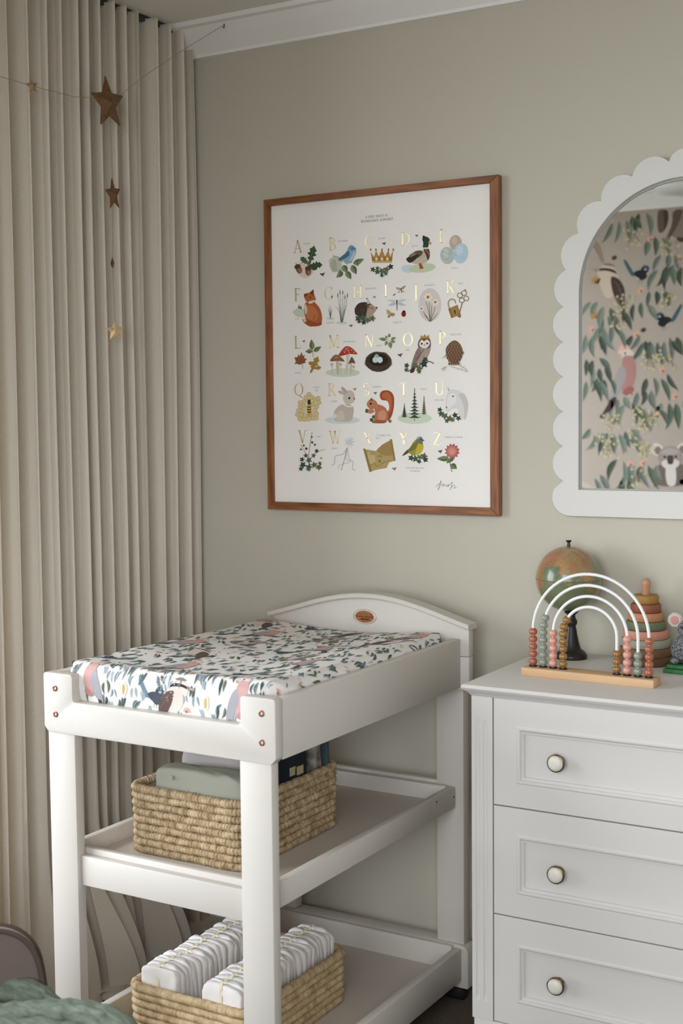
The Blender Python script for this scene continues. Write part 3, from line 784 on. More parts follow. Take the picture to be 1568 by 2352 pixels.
GL = {
 'A': (.8, _ln(.40, 1, .10, 0) + _ln(.38, 1, .70, 0, TK) + _ln(.2, .34, .58, .34, .045) + _serif(.1, 0, .12) + _serif(.70, 0, .14)),
 'B': (.66, _st(.16) + _arc(.22, .76, .30, .22, 90, -90) + _arc(.24, .27, .36, .25, 90, -90)),
 'C': (.76, _arc(.42, .5, .36, .48, 42, 318) + _stem(.70, .66, .92, .04) + _stem(.70, .1, .32, .04)),
 'D': (.84, _st(.16) + _arc(.2, .5, .54, .48, 90, -90)),
 'E': (.64, _st(.16) + _ln(.16, .98, .58, .98) + _ln(.16, .52, .46, .52) + _ln(.16, .02, .60, .02) + _stem(.58, .78, 1, .035) + _stem(.46, .42, .62, .035) + _stem(.6, 0, .24, .035)),
 'F': (.6, _st(.16) + _ln(.16, .98, .56, .98) + _ln(.16, .52, .44, .52) + _stem(.56, .76, 1, .035) + _stem(.44, .42, .62, .035)),
 'G': (.82, _arc(.42, .5, .36, .48, 42, 330) + _stem(.68, .68, .92, .04) + _stem(.70, .04, .42) + _serif(.70, .455, .13)),
 'H': (.86, _st(.16) + _st(.70) + _ln(.16, .52, .7, .52)),
 'I': (.36, _st(.18)),
 'J': (.4, _stem(.24, .0, 1) + _serif(.24, 1) + _arc(.10, .0, .16, .24, 0, -110)),
 'K': (.8, _st(.16) + _ln(.20, .44, .62, .97) + _ln(.32, .58, .68, 0, TK) + _serif(.62, 1, .12) + _serif(.7, 0, .13)),
 'L': (.62, _st(.16) + _ln(.16, .02, .58, .02) + _stem(.58, 0, .26, .035)),
 'M': (1.0, _st(.14, TN) + _ln(.14, 1, .48, .06, TK) + _ln(.82, 1, .48, .06) + _st(.84)),
 'N': (.86, _st(.14, TN) + _ln(.14, 1, .70, .02, TK) + _stem(.72, 0, 1, TN) + _serif(.72, 1)),
 'O': (.88, _arc(.44, .5, .37, .48, 0, 360, n=26)),
 'P': (.64, _st(.16) + _arc(.22, .74, .34, .24, 90, -90)),
 'Q': (.88, _arc(.44, .5, .37, .48, 0, 360, n=26) + _ln(.42, .04, .84, -.2, .08)),
 'R': (.76, _st(.16) + _arc(.22, .75, .32, .23, 90, -90) + _ln(.32, .5, .68, 0, TK) + _serif(.7, 0, .1)),
 'S': (.58, _arc(.29, .75, .21, .23, 30, 260, .1, TN) + _ln(.14, .62, .44, .38, TK) + _arc(.29, .25, .23, .24, 80, -150, .1, TN) + _stem(.48, .74, .94, .035) + _stem(.08, .08, .28, .035)),
 'T': (.74, _stem(.37) + _serif(.37, 0) + _ln(.04, .98, .70, .98) + _stem(.05, .76, 1, .035) + _stem(.69, .76, 1, .035)),
 'U': (.84, _stem(.16, .3, 1) + _serif(.16, 1) + _arc(.42, .32, .26, .31, 180, 360) + _stem(.68, .3, 1, TN) + _serif(.68, 1, .12)),
 'V': (.8, _ln(.12, 1, .42, 0, TK) + _ln(.70, 1, .42, 0) + _serif(.12, 1) + _serif(.7, 1, .12)),
 'W': (1.14, _ln(.12, 1, .38, 0, TK) + _ln(.60, 1, .38, 0) + _ln(.54, 1, .80, 0, TK) + _ln(1.04, 1, .80, 0) + _serif(.12, 1) + _serif(1.04, 1, .1) + _serif(.57, 1, .13)),
 'X': (.8, _ln(.12, 1, .68, 0, TK) + _ln(.66, 1, .12, 0) + _serif(.12, 1, .12) + _serif(.66, 1, .1) + _serif(.12, 0, .1) + _serif(.68, 0, .12)),
 'Y': (.78, _ln(.1, 1, .4, .45, TK) + _ln(.68, 1, .4, .45) + _stem(.4, 0, .48) + _serif(.4, 0) + _serif(.1, 1, .12) + _serif(.68, 1, .1)),
 'Z': (.7, _ln(.08, .98, .6, .98) + _ln(.6, .98, .08, .02, TK) + _ln(.08, .02, .64, .02) + _stem(.08, .76, 1, .035) + _stem(.63, 0, .24, .035)),
 '-': (.34, _ln(.04, .42, .28, .42, .07)), "'": (.2, _stem(.1, .7, 1, .07)), ' ': (.4, [])}
def text(I, s, cx, cy, hgt, col, fit=None):
    """writes s centred on (cx, cy) in the sheet's own metres"""
    wd = sum(GL[c][0] for c in s) + .08 * (len(s) - 1)
    k = hgt if fit is None else fit / wd
    x = cx - wd * k / 2
    for c in s:
        I.T = lambda a, b, x=x: (x + a * k, cy + (b - .5) * hgt); I.layer = 0
        for _, q in GL[c][1]: I.q.append(([I.T(*p) for p in q], col, 1 + (_ != 'q')))
        x += (GL[c][0] + .08) * k

HP = ((4.51465114e-04, -3.60120497e-06, -3.30022403e-01), (-1.49577415e-05, -3.93309672e-04, 4.69556037e-01), (6.93953027e-05, -9.14413550e-06, 1.0))   # drawing grid -> sheet metres
def sk(a, b):
    w = HP[2][0] * a + HP[2][1] * b + 1
    return ((HP[0][0] * a + HP[0][1] * b + HP[0][2]) / w, (HP[1][0] * a + HP[1][1] * b + HP[1][2]) / w)
gm = mat('gold_foil', (242, 224, 178), 0.36, metal=0.6)
LET = dict(A=(228, 492), B=(450, 475), C=(686, 460), D=(922, 442), E=(1160, 425), F=(225, 802), G=(428, 792), H=(613, 785), I=(795, 773), J=(986, 777), K=(1212, 753),
           L=(226, 1108), M=(462, 1103), N=(688, 1098), O=(937, 1090), P=(1157, 1080), Q=(235, 1412), R=(448, 1413), S=(669, 1413), T=(910, 1410), U=(1140, 1405), V=(258, 1716), W=(468, 1720), X=(676, 1725), Y=(910, 1728), Z=(1125, 1730))
for c, (a, b) in LET.items():
    x, z = sk(a, b); gold = Ink(); text(gold, c, x, z, .0315, 'e0c88f'); gold.build('gold_letter', gm, lambda x, z, l: (x, -.0111 - l, z), pf, step=.00002)
P = Ink()
def new(dy=0, yoff=1008):
    P.T = lambda a, b: sk(a, b + (yoff if dy else 0)); P.layer = 0
for s, a, b, w_ in (('A VERY MAGICAL', 735, 296, 150), ('WOODLANDS ALPHABET', 738, 322, 214)):
    x, z = sk(a, b); text(P, s, x, z, .0060, '4a463f', w_ * .00042)
GRY = '8d8983'
for s, a, b, w_ in (('ACORNS', 286, 473, 50), ('BLUEBIRD', 520, 456, 64), ('CROWN', 768, 440, 50), ('DUCK', 982, 488, 38), ('EGGS', 1238, 630, 40), ('FOX', 224, 957, 26), ('GRASSES', 437, 982, 54), ('HEDGEHOG', 700, 762, 76), ('INSECTS', 870, 980, 58),
                    ('JONQUIL', 1075, 740, 70), ('KEY', 1278, 730, 26), ('LEAVES', 232, 1306, 46), ('MUSHROOMS', 560, 1104, 84), ('NEST', 752, 1130, 36), ('OWL', 934, 1158, 28), ('PINECONE', 1244, 1058, 72), ('QUEEN', 348, 1398, 44), ('BEE', 350, 1418, 24),
                    ('RABBIT', 464, 1488, 46), ('SQUIRREL', 737, 1395, 62), ('TREES', 1038, 1410, 42), ('UNICORN', 1138, 1480, 64), ('VINE', 362, 1716, 30), ('WAND', 462, 1791, 38), ("'X' MARKS THE", 778, 1707, 96), ('SPOT', 744, 1725, 32), ('YELLOW-BELLIED', 982, 1918, 120), ('WARBLER', 982, 1937, 62), ('ZINNIA FLOWER', 1230, 1720, 116)):
    x, z = sk(a, b); text(P, s, x, z, .0036, GRY, w_ * .00041)
# A acorns and oak leaves
def oak(x0, y0, x1, y1, w, c, c2):
    dx, dy = x1 - x0, y1 - y0; nx, ny = -dy, dx; h = hypot(dx, dy); L = []
    prof = [(0, .06), (.14, .3), (.22, .16), (.34, .7), (.44, .3), (.56, .95), (.66, .42), (.78, .75), (.86, .4), (1, 0)]
    for t, k in prof: L.append((x0 + dx * t + nx * w * k / 2 / h, y0 + dy * t + ny * w * k / 2 / h))
    for t, k in prof[-2::-1]: L.append((x0 + dx * t - nx * w * k / 2 / h, y0 + dy * t - ny * w * k / 2 / h))
    P.p(L, c); P.l(c2, 3, (x0, y0), (x0 + dx * .9, y0 + dy * .9), smooth=False)
def ivy(cx, cy, r, rot, c, c2='56664a'):
    pts = []
    for k in range(10):
        a = radians(rot + 36 * k); q = r if k % 2 == 0 else r * .5
        pts.append((cx + q * cos(a), cy + q * sin(a)))
    P.p(pts, c); P.l(c2, max(1.5, r * .08), (cx - r * .5 * cos(radians(rot)), cy - r * .5 * sin(radians(rot))), (cx + r * .8 * cos(radians(rot)), cy + r * .8 * sin(radians(rot))), smooth=False)
IV = ['3f5140', '4f6348', '5f7257', '6f6a44', '33443a']
def ivies(lst):
    for k, (x, y, r) in enumerate(lst): ivy(x, y, r, k * 47, IV[k % 5])
def fly(x, y, s=1, c='4a3430', c2='8a6a4a'):
    P.lf(x, y, x - 14 * s, y - 9 * s, 9 * s, c); P.lf(x, y, x + 12 * s, y - 13 * s, 9 * s, c); P.lf(x, y, x + 6 * s, y + 9 * s, 6 * s, c2); P.l('2a2422', 2.4 * s, (x - 3 * s, y + 4 * s), (x + 3 * s, y - 5 * s), smooth=False)
new(); P.e(275, 640, 55, 55, 'e6d6ce'); oak(300, 610, 335, 486, 66, '46583d', '6f7f5c'); oak(300, 612, 388, 610, 56, '3c4e38', '66775a'); oak(300, 608, 246, 560, 50, '4c5f42', '73845f'); oak(296, 612, 352, 640, 44, '3a4a36', '62725a')
for x, y, r in ((236, 640, -24), (296, 652, 0)): P.e(x, y, 19, 27, '8a5d40', r); P.e(x + 4, y + 4, 7, 15, 'a97c58', r); P.e(x - (9 if r else 0), y - 19, 21, 15, '5f4533', r); P.l('5f4533', 4, (x - (14 if r else 0), y - 30), (x - (20 if r else 2), y - 42), smooth=False)
fly(388, 675, 1.2)
# B bluebird on blossom
new(); P.lf(520, 590, 450, 548, 26, '9aa083', 'b4b89c'); P.b('c9cab4', (430, 580), (470, 560), (505, 585), (510, 640), (480, 655), (445, 650)); P.b('b6b89e', (440, 600), (470, 575), (480, 650), (452, 645))
for a in ((520, 612, 545, 662, 40), (575, 612, 606, 672, 40), (540, 650, 572, 704, 38), (520, 655, 476, 692, 34), (585, 605, 655, 572, 36), (560, 600, 576, 560, 26), (600, 590, 620, 618, 24), (506, 640, 490, 690, 24)): P.lf(*a, '66744f', '8a9470')
P.b('8fb4c8', (552, 506), (570, 484), (594, 494), (604, 520), (592, 560), (566, 596), (536, 600), (520, 570)); P.b('4f7590', (556, 520), (530, 540), (492, 572), (500, 584), (540, 566), (562, 545)); P.b('6f9db8', (552, 506), (570, 484), (594, 494), (598, 510), (575, 520)); P.b('c7d3d6', (592, 520), (596, 545), (575, 580), (562, 586), (580, 545)); P.p([(594, 504), (606, 508), (594, 513)], '2e2c2c'); P.e(580, 504, 4, 4, '22252a', n=8); P.l('3a3632', 2, (545, 598), (543, 610), smooth=False)
# C crown
new(); P.p([(697, 528), (720, 560), (731, 512), (748, 556), (770, 510), (790, 556), (812, 512), (822, 560), (843, 512), (833, 596), (708, 596)], 'b98d4c'); P.p([(703, 560), (837, 558), (833, 596), (708, 596)], 'a3773c'); P.p([(707, 585), (834, 584), (833, 597), (708, 597)], 'd2ac6a')
for x in (697, 731, 770, 812, 843): P.e(x, 512, 5, 8, '9a4f48', n=8)
for x in (735, 770, 805): P.e(x, 572, 9, 12, 'ead9ae', n=10); P.e(x, 572, 4, 6, 'c7e0d6', n=8)
ivies([(712, 640, 20), (740, 655, 22), (770, 650, 26), (800, 640, 24), (826, 622, 22), (770, 678, 16), (742, 632, 16), (795, 665, 18)]); fly(785, 476, .9)
# D duck
new(); P.e(940, 635, 46, 26, 'd3dde2'); P.e(1030, 630, 86, 30, 'ccd6b4', -6); P.b('c9bba4', (950, 560), (1000, 530), (1060, 520), (1078, 550), (1060, 590), (1010, 604), (960, 596)); P.b('5d4636', (1036, 506), (1070, 508), (1078, 548), (1066, 580), (1052, 545)); P.b('6d5a46', (940, 560), (985, 522), (1030, 520), (1024, 548), (980, 572)); P.b('3f3429', (926, 570), (965, 552), (1010, 545), (975, 585), (945, 596)); P.b('8b7c68', (945, 548), (978, 530), (985, 545), (955, 560))
P.b('2f4a3c', (1030, 440), (1054, 428), (1076, 444), (1074, 470), (1062, 500), (1034, 500), (1036, 470)); P.p([(1072, 452), (1090, 470), (1086, 480), (1068, 474)], 'b9a36a'); P.e(1060, 452, 4, 4, '14160f', n=8); P.p([(1034, 498), (1064, 498), (1066, 508), (1036, 508)], 'e4ded2'); P.p([(1030, 436), (1034, 424), (1032, 420), (1046, 424), (1050, 436)], '22201e'); P.l('c98e86', 4, (1050, 512), (1066, 530), (1072, 545))
P.p([(1006, 600), (1024, 600), (1038, 634), (1014, 638)], 'b4562f'); fly(994, 424, .7)
# E eggs
new(); P.e(1243, 468, 40, 50, 'c9b09c'); P.e(1236, 455, 18, 26, 'd6c1ae'); P.e(1190, 550, 46, 56, 'bcc9c0', -6); P.e(1180, 535, 22, 30, 'cdd7d0'); P.e(1277, 536, 48, 66, 'bcd4df', 8); P.e(1270, 520, 24, 34, 'cfe1e8', 8)
for k in range(26): P.e(1160 + R.uniform(0, 60), 515 + R.uniform(0, 70), 1.8, 1.8, '6f746c', n=6)
for k in range(16): P.e(1245 + R.uniform(0, 62), 500 + R.uniform(0, 70), 1.6, 1.6, '5d7078', n=6)
# F fox
new(); P.b('cfd6c4', (196, 915), (230, 890), (280, 905), (300, 940), (230, 945)); [P.p([(x, y), (x - 7, y + 26), (x + 7, y + 26)], '46543f') for x, y in ((236, 864), (248, 868))]
P.b('b4633a', (275, 860), (300, 845), (335, 850), (370, 890), (384, 940), (380, 985), (350, 1000), (300, 1005), (280, 960), (268, 900)); P.b('c97a4c', (290, 880), (330, 880), (360, 930), (330, 990), (290, 960)); P.b('e2cbb4', (268, 880), (282, 865), (290, 900), (280, 930)); P.b('a4552f', (258, 955), (300, 962), (350, 985), (380, 975), (376, 1000), (310, 1006), (272, 985)); P.b('e6d6c4', (258, 955), (282, 962), (276, 980))
P.b('ba683c', (270, 800), (300, 790), (330, 795), (343, 835), (322, 855), (290, 850), (274, 830)); P.p([(268, 796), (270, 820), (295, 800)], '7d3f24'); P.p([(302, 792), (330, 766), (333, 808)], '7d3f24'); P.b('e8d8c8', (300, 846), (330, 838), (343, 836), (320, 858), (298, 858)); P.e(310, 820, 5, 4, '1f1814', n=8); P.e(340, 832, 5, 4, '1f1814', n=8); P.l('8a4728', 3, (345, 930), (330, 960), (345, 990))
# G grasses
new(); P.e(510, 984, 36, 8, 'd5dccb'); P.e(438, 956, 26, 7, 'd5dccb')
for x0, x1, y1 in ((505, 486, 800), (510, 500, 780), (512, 518, 782), (514, 532, 812), (516, 548, 800), (508, 494, 860), (512, 545, 870), (510, 470, 880)): P.l('6f7a58', 3.4, (x0, 980), ((x0 + x1) / 2 + 2, 900), (x1, y1), w1=1.4); P.lf(x1, y1 + 22, x1, y1 - 12, 7, '8d7a5c') if y1 < 830 else None
for x1, y1 in ((425, 890), (434, 868), (444, 882), (452, 900)): P.l('5f6b4c', 3.4, (438, 956), ((438 + x1) / 2, 915), (x1, y1), w1=1.2)
# H hedgehog
new(); P.b('463831', (600, 930), (596, 890), (620, 858), (660, 850), (700, 862), (712, 890), (690, 935), (640, 945))
for k in range(40): a = R.uniform(0, 2 * pi); q = R.uniform(5, 44); P.l('6d5a4c', 1.6, (648 + q * cos(a), 900 + q * .9 * sin(a)), (640 + q * 1.15 * cos(a), 898 + q * .98 * sin(a)), smooth=False)
P.b('b59d86', (682, 876), (706, 866), (725, 880), (740, 886), (730, 906), (700, 940), (670, 944), (676, 906)); P.e(738, 886, 5, 5, '221c1a', n=8); P.e(708, 890, 4, 4, '1b1614', n=8); P.e(686, 882, 9, 10, '8d7462'); P.p([(676, 866), (700, 858), (678, 826)], 'b9cdd0'); P.e(675, 828, 5, 5, '6b7f86', n=8)
ivies([(620, 955, 26), (650, 950, 28), (680, 965, 24), (710, 955, 24), (655, 980, 20), (625, 975, 16)]); fly(724, 820, .8, '9c978c', 'b8b2a6'); fly(573, 1004, .8)
# I insects
new(); P.lf(892, 770, 856, 756, 16, 'b39f86'); P.lf(892, 768, 925, 742, 16, 'b39f86'); P.lf(890, 778, 868, 790, 10, 'c6b6a0'); P.lf(896, 776, 918, 786, 10, 'c6b6a0'); P.l('63362c', 8, (892, 760), (898, 792), w1=3); P.l('4a332c', 5, (842, 808), (856, 796), smooth=False)
P.lf(866, 848, 804, 836, 18, 'd0d8d8'); P.lf(866, 848, 930, 832, 18, 'd0d8d8'); P.lf(866, 856, 808, 872, 18, 'c3cdcd'); P.lf(866, 856, 926, 872, 18, 'c3cdcd'); P.l('2f2d2a', 8, (866, 836), (867, 905), w1=3)
P.lf(826, 934, 800, 896, 26, 'c3a67c'); P.lf(826, 934, 856, 926, 24, 'b28c5a'); P.lf(822, 936, 806, 950, 14, '9a7748'); P.l('3f3026', 3, (818, 940), (832, 926), smooth=False); P.e(910, 926, 15, 19, '9c3428'); P.e(912, 910, 9, 7, '241c1a'); [P.e(x, y, 3, 3, '241c1a', n=7) for x, y in ((904, 924), (916, 922), (908, 936), (918, 934))]; P.l('241c1a', 2, (911, 914), (909, 944), smooth=False)
# J jonquils
new(); P.e(1078, 868, 74, 108, 'e3d5cf', n=28)
for a in ((1080, 975, 1052, 840), (1078, 975, 1072, 850), (1080, 975, 1090, 870), (1076, 975, 1030, 905), (1080, 975, 1112, 880), (1082, 975, 1128, 920), (1076, 975, 1040, 930)): P.l('66774f', 5, (a[0], a[1]), ((a[0] + a[2]) / 2 + 3, (a[1] + a[3]) / 2), (a[2], a[3]), w1=3)
for x, y, r in ((1068, 818, 32), (1116, 850, 26), (1028, 892, 20)):
    for k in range(6): a = radians(60 * k + 10); P.lf(x, y, x + r * cos(a), y + r * sin(a), r * .75, 'f3f0ea', 'e4e0d8')
    P.e(x - 2, y, r * .34, r * .36, 'd7a03c'); P.e(x - 2, y, r * .16, r * .18, '8f5a20', n=8)
# K lock and key
new(); P.l('a5937c', 8, (1204, 890), (1196, 855), (1212, 832), (1236, 836), (1244, 858)); P.p([(1196, 892), (1256, 866), (1278, 930), (1216, 954)], 'a8874f'); P.p([(1196, 892), (1208, 887), (1228, 949), (1216, 954)], '8c6d3c'); P.e(1238, 908, 6, 8, '4f3c22', n=10); P.p([(1234, 912), (1242, 909), (1246, 926), (1240, 928)], '4f3c22')
P.l('8d765c', 7, (1288, 850), (1262, 944)); P.p([(1258, 926), (1280, 934), (1274, 952), (1254, 944)], '8d765c')
for x, y in ((1272, 806), (1298, 792), (1312, 826), (1284, 838)): P.l('8d765c', 5, *[(x + 17 * cos(t * pi / 4), y + 15 * sin(t * pi / 4)) for t in range(9)])
P.l('8d765c', 4, (1300, 778), (1306, 768), (1312, 776))
# L leaves (rows three to five use the lower drawing grid)
new(1); [P.lf(*a, '66724a', '848c62') for a in ((322, 150, 316, 80, 34), (324, 156, 276, 160, 30), (330, 160, 380, 128, 30))]; P.l('66724a', 3, (324, 150), (328, 195))
P.p([(206, 198), (228, 196), (230, 176), (240, 190), (254, 162), (260, 190), (272, 180), (270, 204), (288, 206), (276, 222), (280, 232), (258, 238), (240, 246), (224, 238), (208, 244), (216, 222)], '965c3c'); P.l('774530', 2.5, (250, 200), (262, 272)); P.l('7d4a32', 2, (256, 238), (222, 205), smooth=False); P.l('7d4a32', 2, (256, 238), (282, 210), smooth=False)
oak(310, 300, 360, 190, 58, 'b18c45', '8c6c34'); oak(330, 270, 380, 262, 36, 'b18c45', '8c6c34'); oak(326, 250, 300, 226, 34, 'ab8440', '8c6c34'); fly(268, 96, .7)
# M mushrooms
new(1); P.e(518, 296, 110, 28, 'd2dcc2'); P.b('d8cbb8', (540, 180), (560, 180), (556, 240), (546, 305), (528, 303), (540, 240)); P.b('cdbda6', (474, 215), (490, 215), (494, 300), (480, 303)); P.b('cdbda6', (566, 230), (578, 230), (572, 302), (564, 302)); P.l('d6c9b8', 6, (448, 250), (452, 304)); P.l('d6c9b8', 6, (504, 250), (508, 304)); P.l('d6c9b8', 5, (588, 262), (586, 302))
P.b('b04230', (490, 188), (512, 150), (540, 126), (572, 134), (600, 160), (610, 178), (560, 176), (520, 186)); P.b('c8604a', (520, 160), (544, 132), (565, 142), (540, 158)); [P.e(x, y, 4, 3, 'efe0d0', n=7) for x, y in ((540, 140), (555, 155), (575, 150), (530, 165), (560, 168), (590, 165))]
P.b('8c6040', (438, 222), (456, 190), (480, 180), (506, 196), (530, 224), (486, 220)); P.b('a67c50', (455, 205), (478, 186), (498, 200), (476, 208)); P.b('6d5446', (556, 240), (566, 210), (576, 194), (590, 214), (598, 238), (576, 232)); [P.e(x, y, 9, 10, 'cbb9a6') for x, y in ((448, 244), (504, 242), (588, 258))]
# N nest
new(1); [P.lf(*a, '7a855c', '98a078') for a in ((800, 84, 748, 76, 24), (806, 74, 790, 58, 16), (815, 70, 820, 42, 20), (828, 84, 860, 70, 22), (826, 94, 858, 100, 20), (818, 98, 828, 142, 28), (804, 90, 790, 122, 20))]; P.l('6b5a44', 2.5, (770, 76), (815, 84), (830, 100))
P.e(748, 226, 85, 64, '4a3d31', n=26); P.e(748, 214, 64, 40, '33291f', n=22)
for k in range(46): a = R.uniform(0, 2 * pi); q = R.uniform(.85, 1.08); P.l(R.choice(('5d4c3c', '6e5b48', '3c3027')), 2, (748 + 82 * q * cos(a), 226 + 62 * q * sin(a)), (748 + 84 * q * cos(a + .35), 226 + 63 * q * sin(a + .35)), smooth=False)
P.e(738, 196, 16, 20, '9db3a4', 10); P.e(730, 214, 18, 19, 'cfe0dc'); P.e(760, 214, 18, 20, 'd7e5e4')
# O owl
new(1); P.l('5b4a42', 6, (935, 290), (1000, 250), (1070, 225), (1104, 238)); P.b('463a38', (950, 296), (962, 262), (985, 255), (975, 292)); P.b('b59f94', (1010, 90), (1050, 66), (1080, 80), (1084, 130), (1072, 180), (1040, 220), (985, 245), (960, 250), (980, 190), (1000, 140)); P.b('8e7a72', (1000, 140), (1020, 150), (1010, 200), (970, 260), (956, 262), (976, 190))
for k in range(20): P.l('6f5e58', 2, (975 + k * 3, 235 - k * 4 + R.uniform(-12, 12)), (983 + k * 3, 226 - k * 4 + R.uniform(-12, 12)), smooth=False)
P.b('6e5648', (1002, 120), (1012, 84), (1044, 68), (1076, 82), (1084, 120), (1066, 140), (1020, 138)); P.b('efe6da', (1010, 110), (1026, 84), (1042, 94), (1060, 82), (1080, 104), (1064, 134), (1042, 140), (1020, 132)); P.e(1027, 110, 6, 6, '1b1715', n=10); P.e(1062, 108, 6, 6, '1b1715', n=10); P.p([(1040, 112), (1050, 112), (1045, 126)], 'b08a5a'); P.p([(1018, 76), (1020, 54), (1034, 66), (1046, 48), (1056, 64), (1074, 52), (1074, 74)], 'b8924e')
ivies([(930, 250, 20), (928, 278, 18), (985, 250, 24), (1010, 270, 26), (1040, 240, 30), (1050, 212, 22), (1010, 290, 16)]); fly(888, 186, 1.1)
# P pinecone
new(1); P.b('7d5f48', (1180, 150), (1200, 110), (1236, 88), (1270, 108), (1288, 150), (1284, 200), (1256, 238), (1224, 240), (1192, 205))
for j in range(8):
    for i in range(6):
        x = 1190 + i * 18 + (j % 2) * 8 - (10 if j in (0, 7) else 0) * (i - 2.5) / 2.5; y = 104 + j * 18
        if ((x - 1235) / 54) ** 2 + ((y - 168) / 76) ** 2 < 1: P.lf(x, y, x + (x - 1235) * .12, y + 20, 16, '9a7a5e', '6a4e3a')
for a in ((1160, 205, 1190, 190), (1152, 272, 1192, 262), (1210, 255, 1330, 290), (1262, 240, 1322, 280), (1180, 255, 1160, 285)): P.l('a09c8e', 2.4, (a[0], a[1]), (a[2], a[3]), smooth=False); [P.l('b4b0a2', 1.6, (a[0] + (a[2] - a[0]) * t, a[1] + (a[3] - a[1]) * t), (a[0] + (a[2] - a[0]) * t + 8, a[1] + (a[3] - a[1]) * t + R.choice((-14, 14))), smooth=False) for t in (.2, .4, .6, .8)]
# Q queen bee
new(1)
for x, y in [(300, 436), (282, 456), (320, 456), (244, 490), (268, 482), (300, 478), (336, 470), (360, 462), (364, 488), (246, 514), (270, 510), (330, 500), (350, 515), (236, 540), (260, 544), (340, 540), (228, 566), (252, 570), (278, 572), (306, 566), (330, 562), (350, 562), (244, 594), (272, 596), (300, 594), (330, 588), (350, 588)]: P.e(x, y, 17, 17, 'd2b678', n=6); P.e(x, y, 12, 12, 'e0cb98', n=6)
P.lf(300, 505, 268, 560, 18, 'd8d2c2'); P.lf(308, 505, 336, 560, 18, 'd8d2c2'); P.e(304, 492, 12, 12, '4a3a26'); P.b('d0a548', (294, 504), (314, 504), (318, 540), (304, 576), (290, 540)); [P.l('2e2418', 6, (292, y), (316, y), smooth=False) for y in (518, 534, 550)]; P.e(304, 477, 8, 8, '2e2418')
# R rabbit
new(1); P.e(515, 602, 114, 24, 'd5dfda'); P.b('cbbbab', (466, 540), (500, 505), (550, 500), (585, 515), (586, 560), (572, 605), (520, 612), (470, 605), (456, 575)); P.b('d8cabc', (480, 560), (510, 540), (530, 575), (515, 605), (480, 602)); P.b('d3c5b6', (524, 440), (552, 410), (584, 420), (596, 460), (584, 490), (545, 500), (522, 475)); P.b('bfaea0', (534, 430), (508, 400), (516, 386), (540, 408), (548, 425)); P.b('c9b8aa', (528, 440), (494, 428), (490, 412), (520, 418), (540, 428)); P.e(560, 460, 7, 8, '231d1a', n=10); P.e(592, 464, 5, 5, '5a4640', n=8); P.l('f2efe8', 8, (522, 500), (550, 515), (586, 512)); P.l('8f9aa0', 2, (520, 506), (550, 522), (586, 520)); P.e(466, 575, 14, 16, 'e9e2d8'); fly(596, 405, .9, 'a4864c', 'c0a268')
# S squirrel
new(1); P.b('a4512f', (800, 560), (820, 520), (806, 480), (766, 470), (756, 436), (776, 412), (820, 414), (846, 450), (846, 520), (830, 580), (806, 605)); P.b('bd6a44', (775, 430), (810, 422), (832, 460), (830, 530), (812, 560), (816, 510), (800, 470), (772, 455)); P.b('c07a58', (714, 500), (745, 500), (790, 520), (808, 560), (800, 610), (740, 618), (716, 590), (726, 550)); P.b('d3987a', (750, 550), (785, 540), (796, 580), (775, 612), (746, 600)); P.b('c4805e', (672, 500), (686, 474), (710, 466), (734, 482), (742, 510), (720, 530), (690, 528)); P.p([(686, 478), (704, 456), (712, 474)], '8c4a30'); P.e(698, 496, 7, 7, '1b1512', n=10); P.b('c78462', (672, 536), (700, 530), (724, 545), (700, 560), (674, 552)); P.e(672, 542, 10, 14, '5a6446'); P.b('a85e40', (716, 606), (750, 600), (800, 608), (780, 622), (710, 620)); ivies([(704, 600, 18), (716, 580, 15), (822, 608, 15)]); fly(728, 430, .8)
# T trees
new(1); P.e(980, 590, 110, 36, 'd3dfc4')
def fir(x, y0, y1, w, c):
    P.l('5a4a3a', 4, (x, y0), (x, y1), smooth=False); n_ = 9
    for k in range(n_):
        t = (k + .6) / n_; yy = y0 + (y1 - y0) * t * .92; ww = w * t
        P.p([(x, yy - 14), (x + ww * .5, yy + 2), (x + ww, yy + 1), (x + ww * .4, yy + 10), (x, yy + 6), (x - ww * .4, yy + 10), (x - ww, yy + 1), (x - ww * .5, yy + 2)], c)
fir(914, 496, 585, 22, '3f4d3c'); fir(980, 396, 605, 46, '44523f'); fir(1041, 448, 568, 20, '6a6444')
# U unicorn
new(1); P.b('e4dfda', (1178, 500), (1188, 440), (1204, 410), (1244, 404), (1290, 430), (1310, 500), (1300, 560), (1290, 600), (1262, 590), (1256, 530), (1220, 530), (1196, 548), (1180, 535)); P.b('d3cbc8', (1262, 440), (1296, 430), (1324, 490), (1316, 570), (1300, 600), (1296, 520), (1280, 470)); P.b('efecea', (1186, 500), (1200, 440), (1236, 430), (1250, 480), (1210, 520), (1190, 530)); P.p([(1196, 416), (1190, 384), (1208, 408)], 'cdbfae'); P.e(1227, 448, 6, 5, '2b2724', n=9); P.e(1186, 520, 5, 6, '7a706c', n=8)
ivies([(1142, 535, 20), (1150, 560, 24), (1175, 575, 26), (1205, 590, 24), (1240, 570, 22), (1262, 590, 20), (1188, 606, 18), (1225, 600, 18)])
# V vine
new(1); P.l('66563f', 3, (310, 900), (300, 820), (320, 680)); P.l('66563f', 2.4, (304, 850), (270, 800), (248, 760)); P.l('66563f', 2.4, (312, 850), (350, 810), (400, 790))
ivies([(256, 855, 20), (280, 830, 18), (300, 860, 24), (330, 830, 18), (350, 800, 16), (262, 890, 26), (300, 905, 26), (335, 890, 24), (365, 905, 24), (284, 785, 12), (322, 745, 11), (320, 710, 9), (340, 760, 11), (268, 765, 10), (250, 790, 9), (250, 915, 18), (372, 880, 15), (300, 920, 15)]); P.e(380, 846, 6, 5, '9c5a4c')
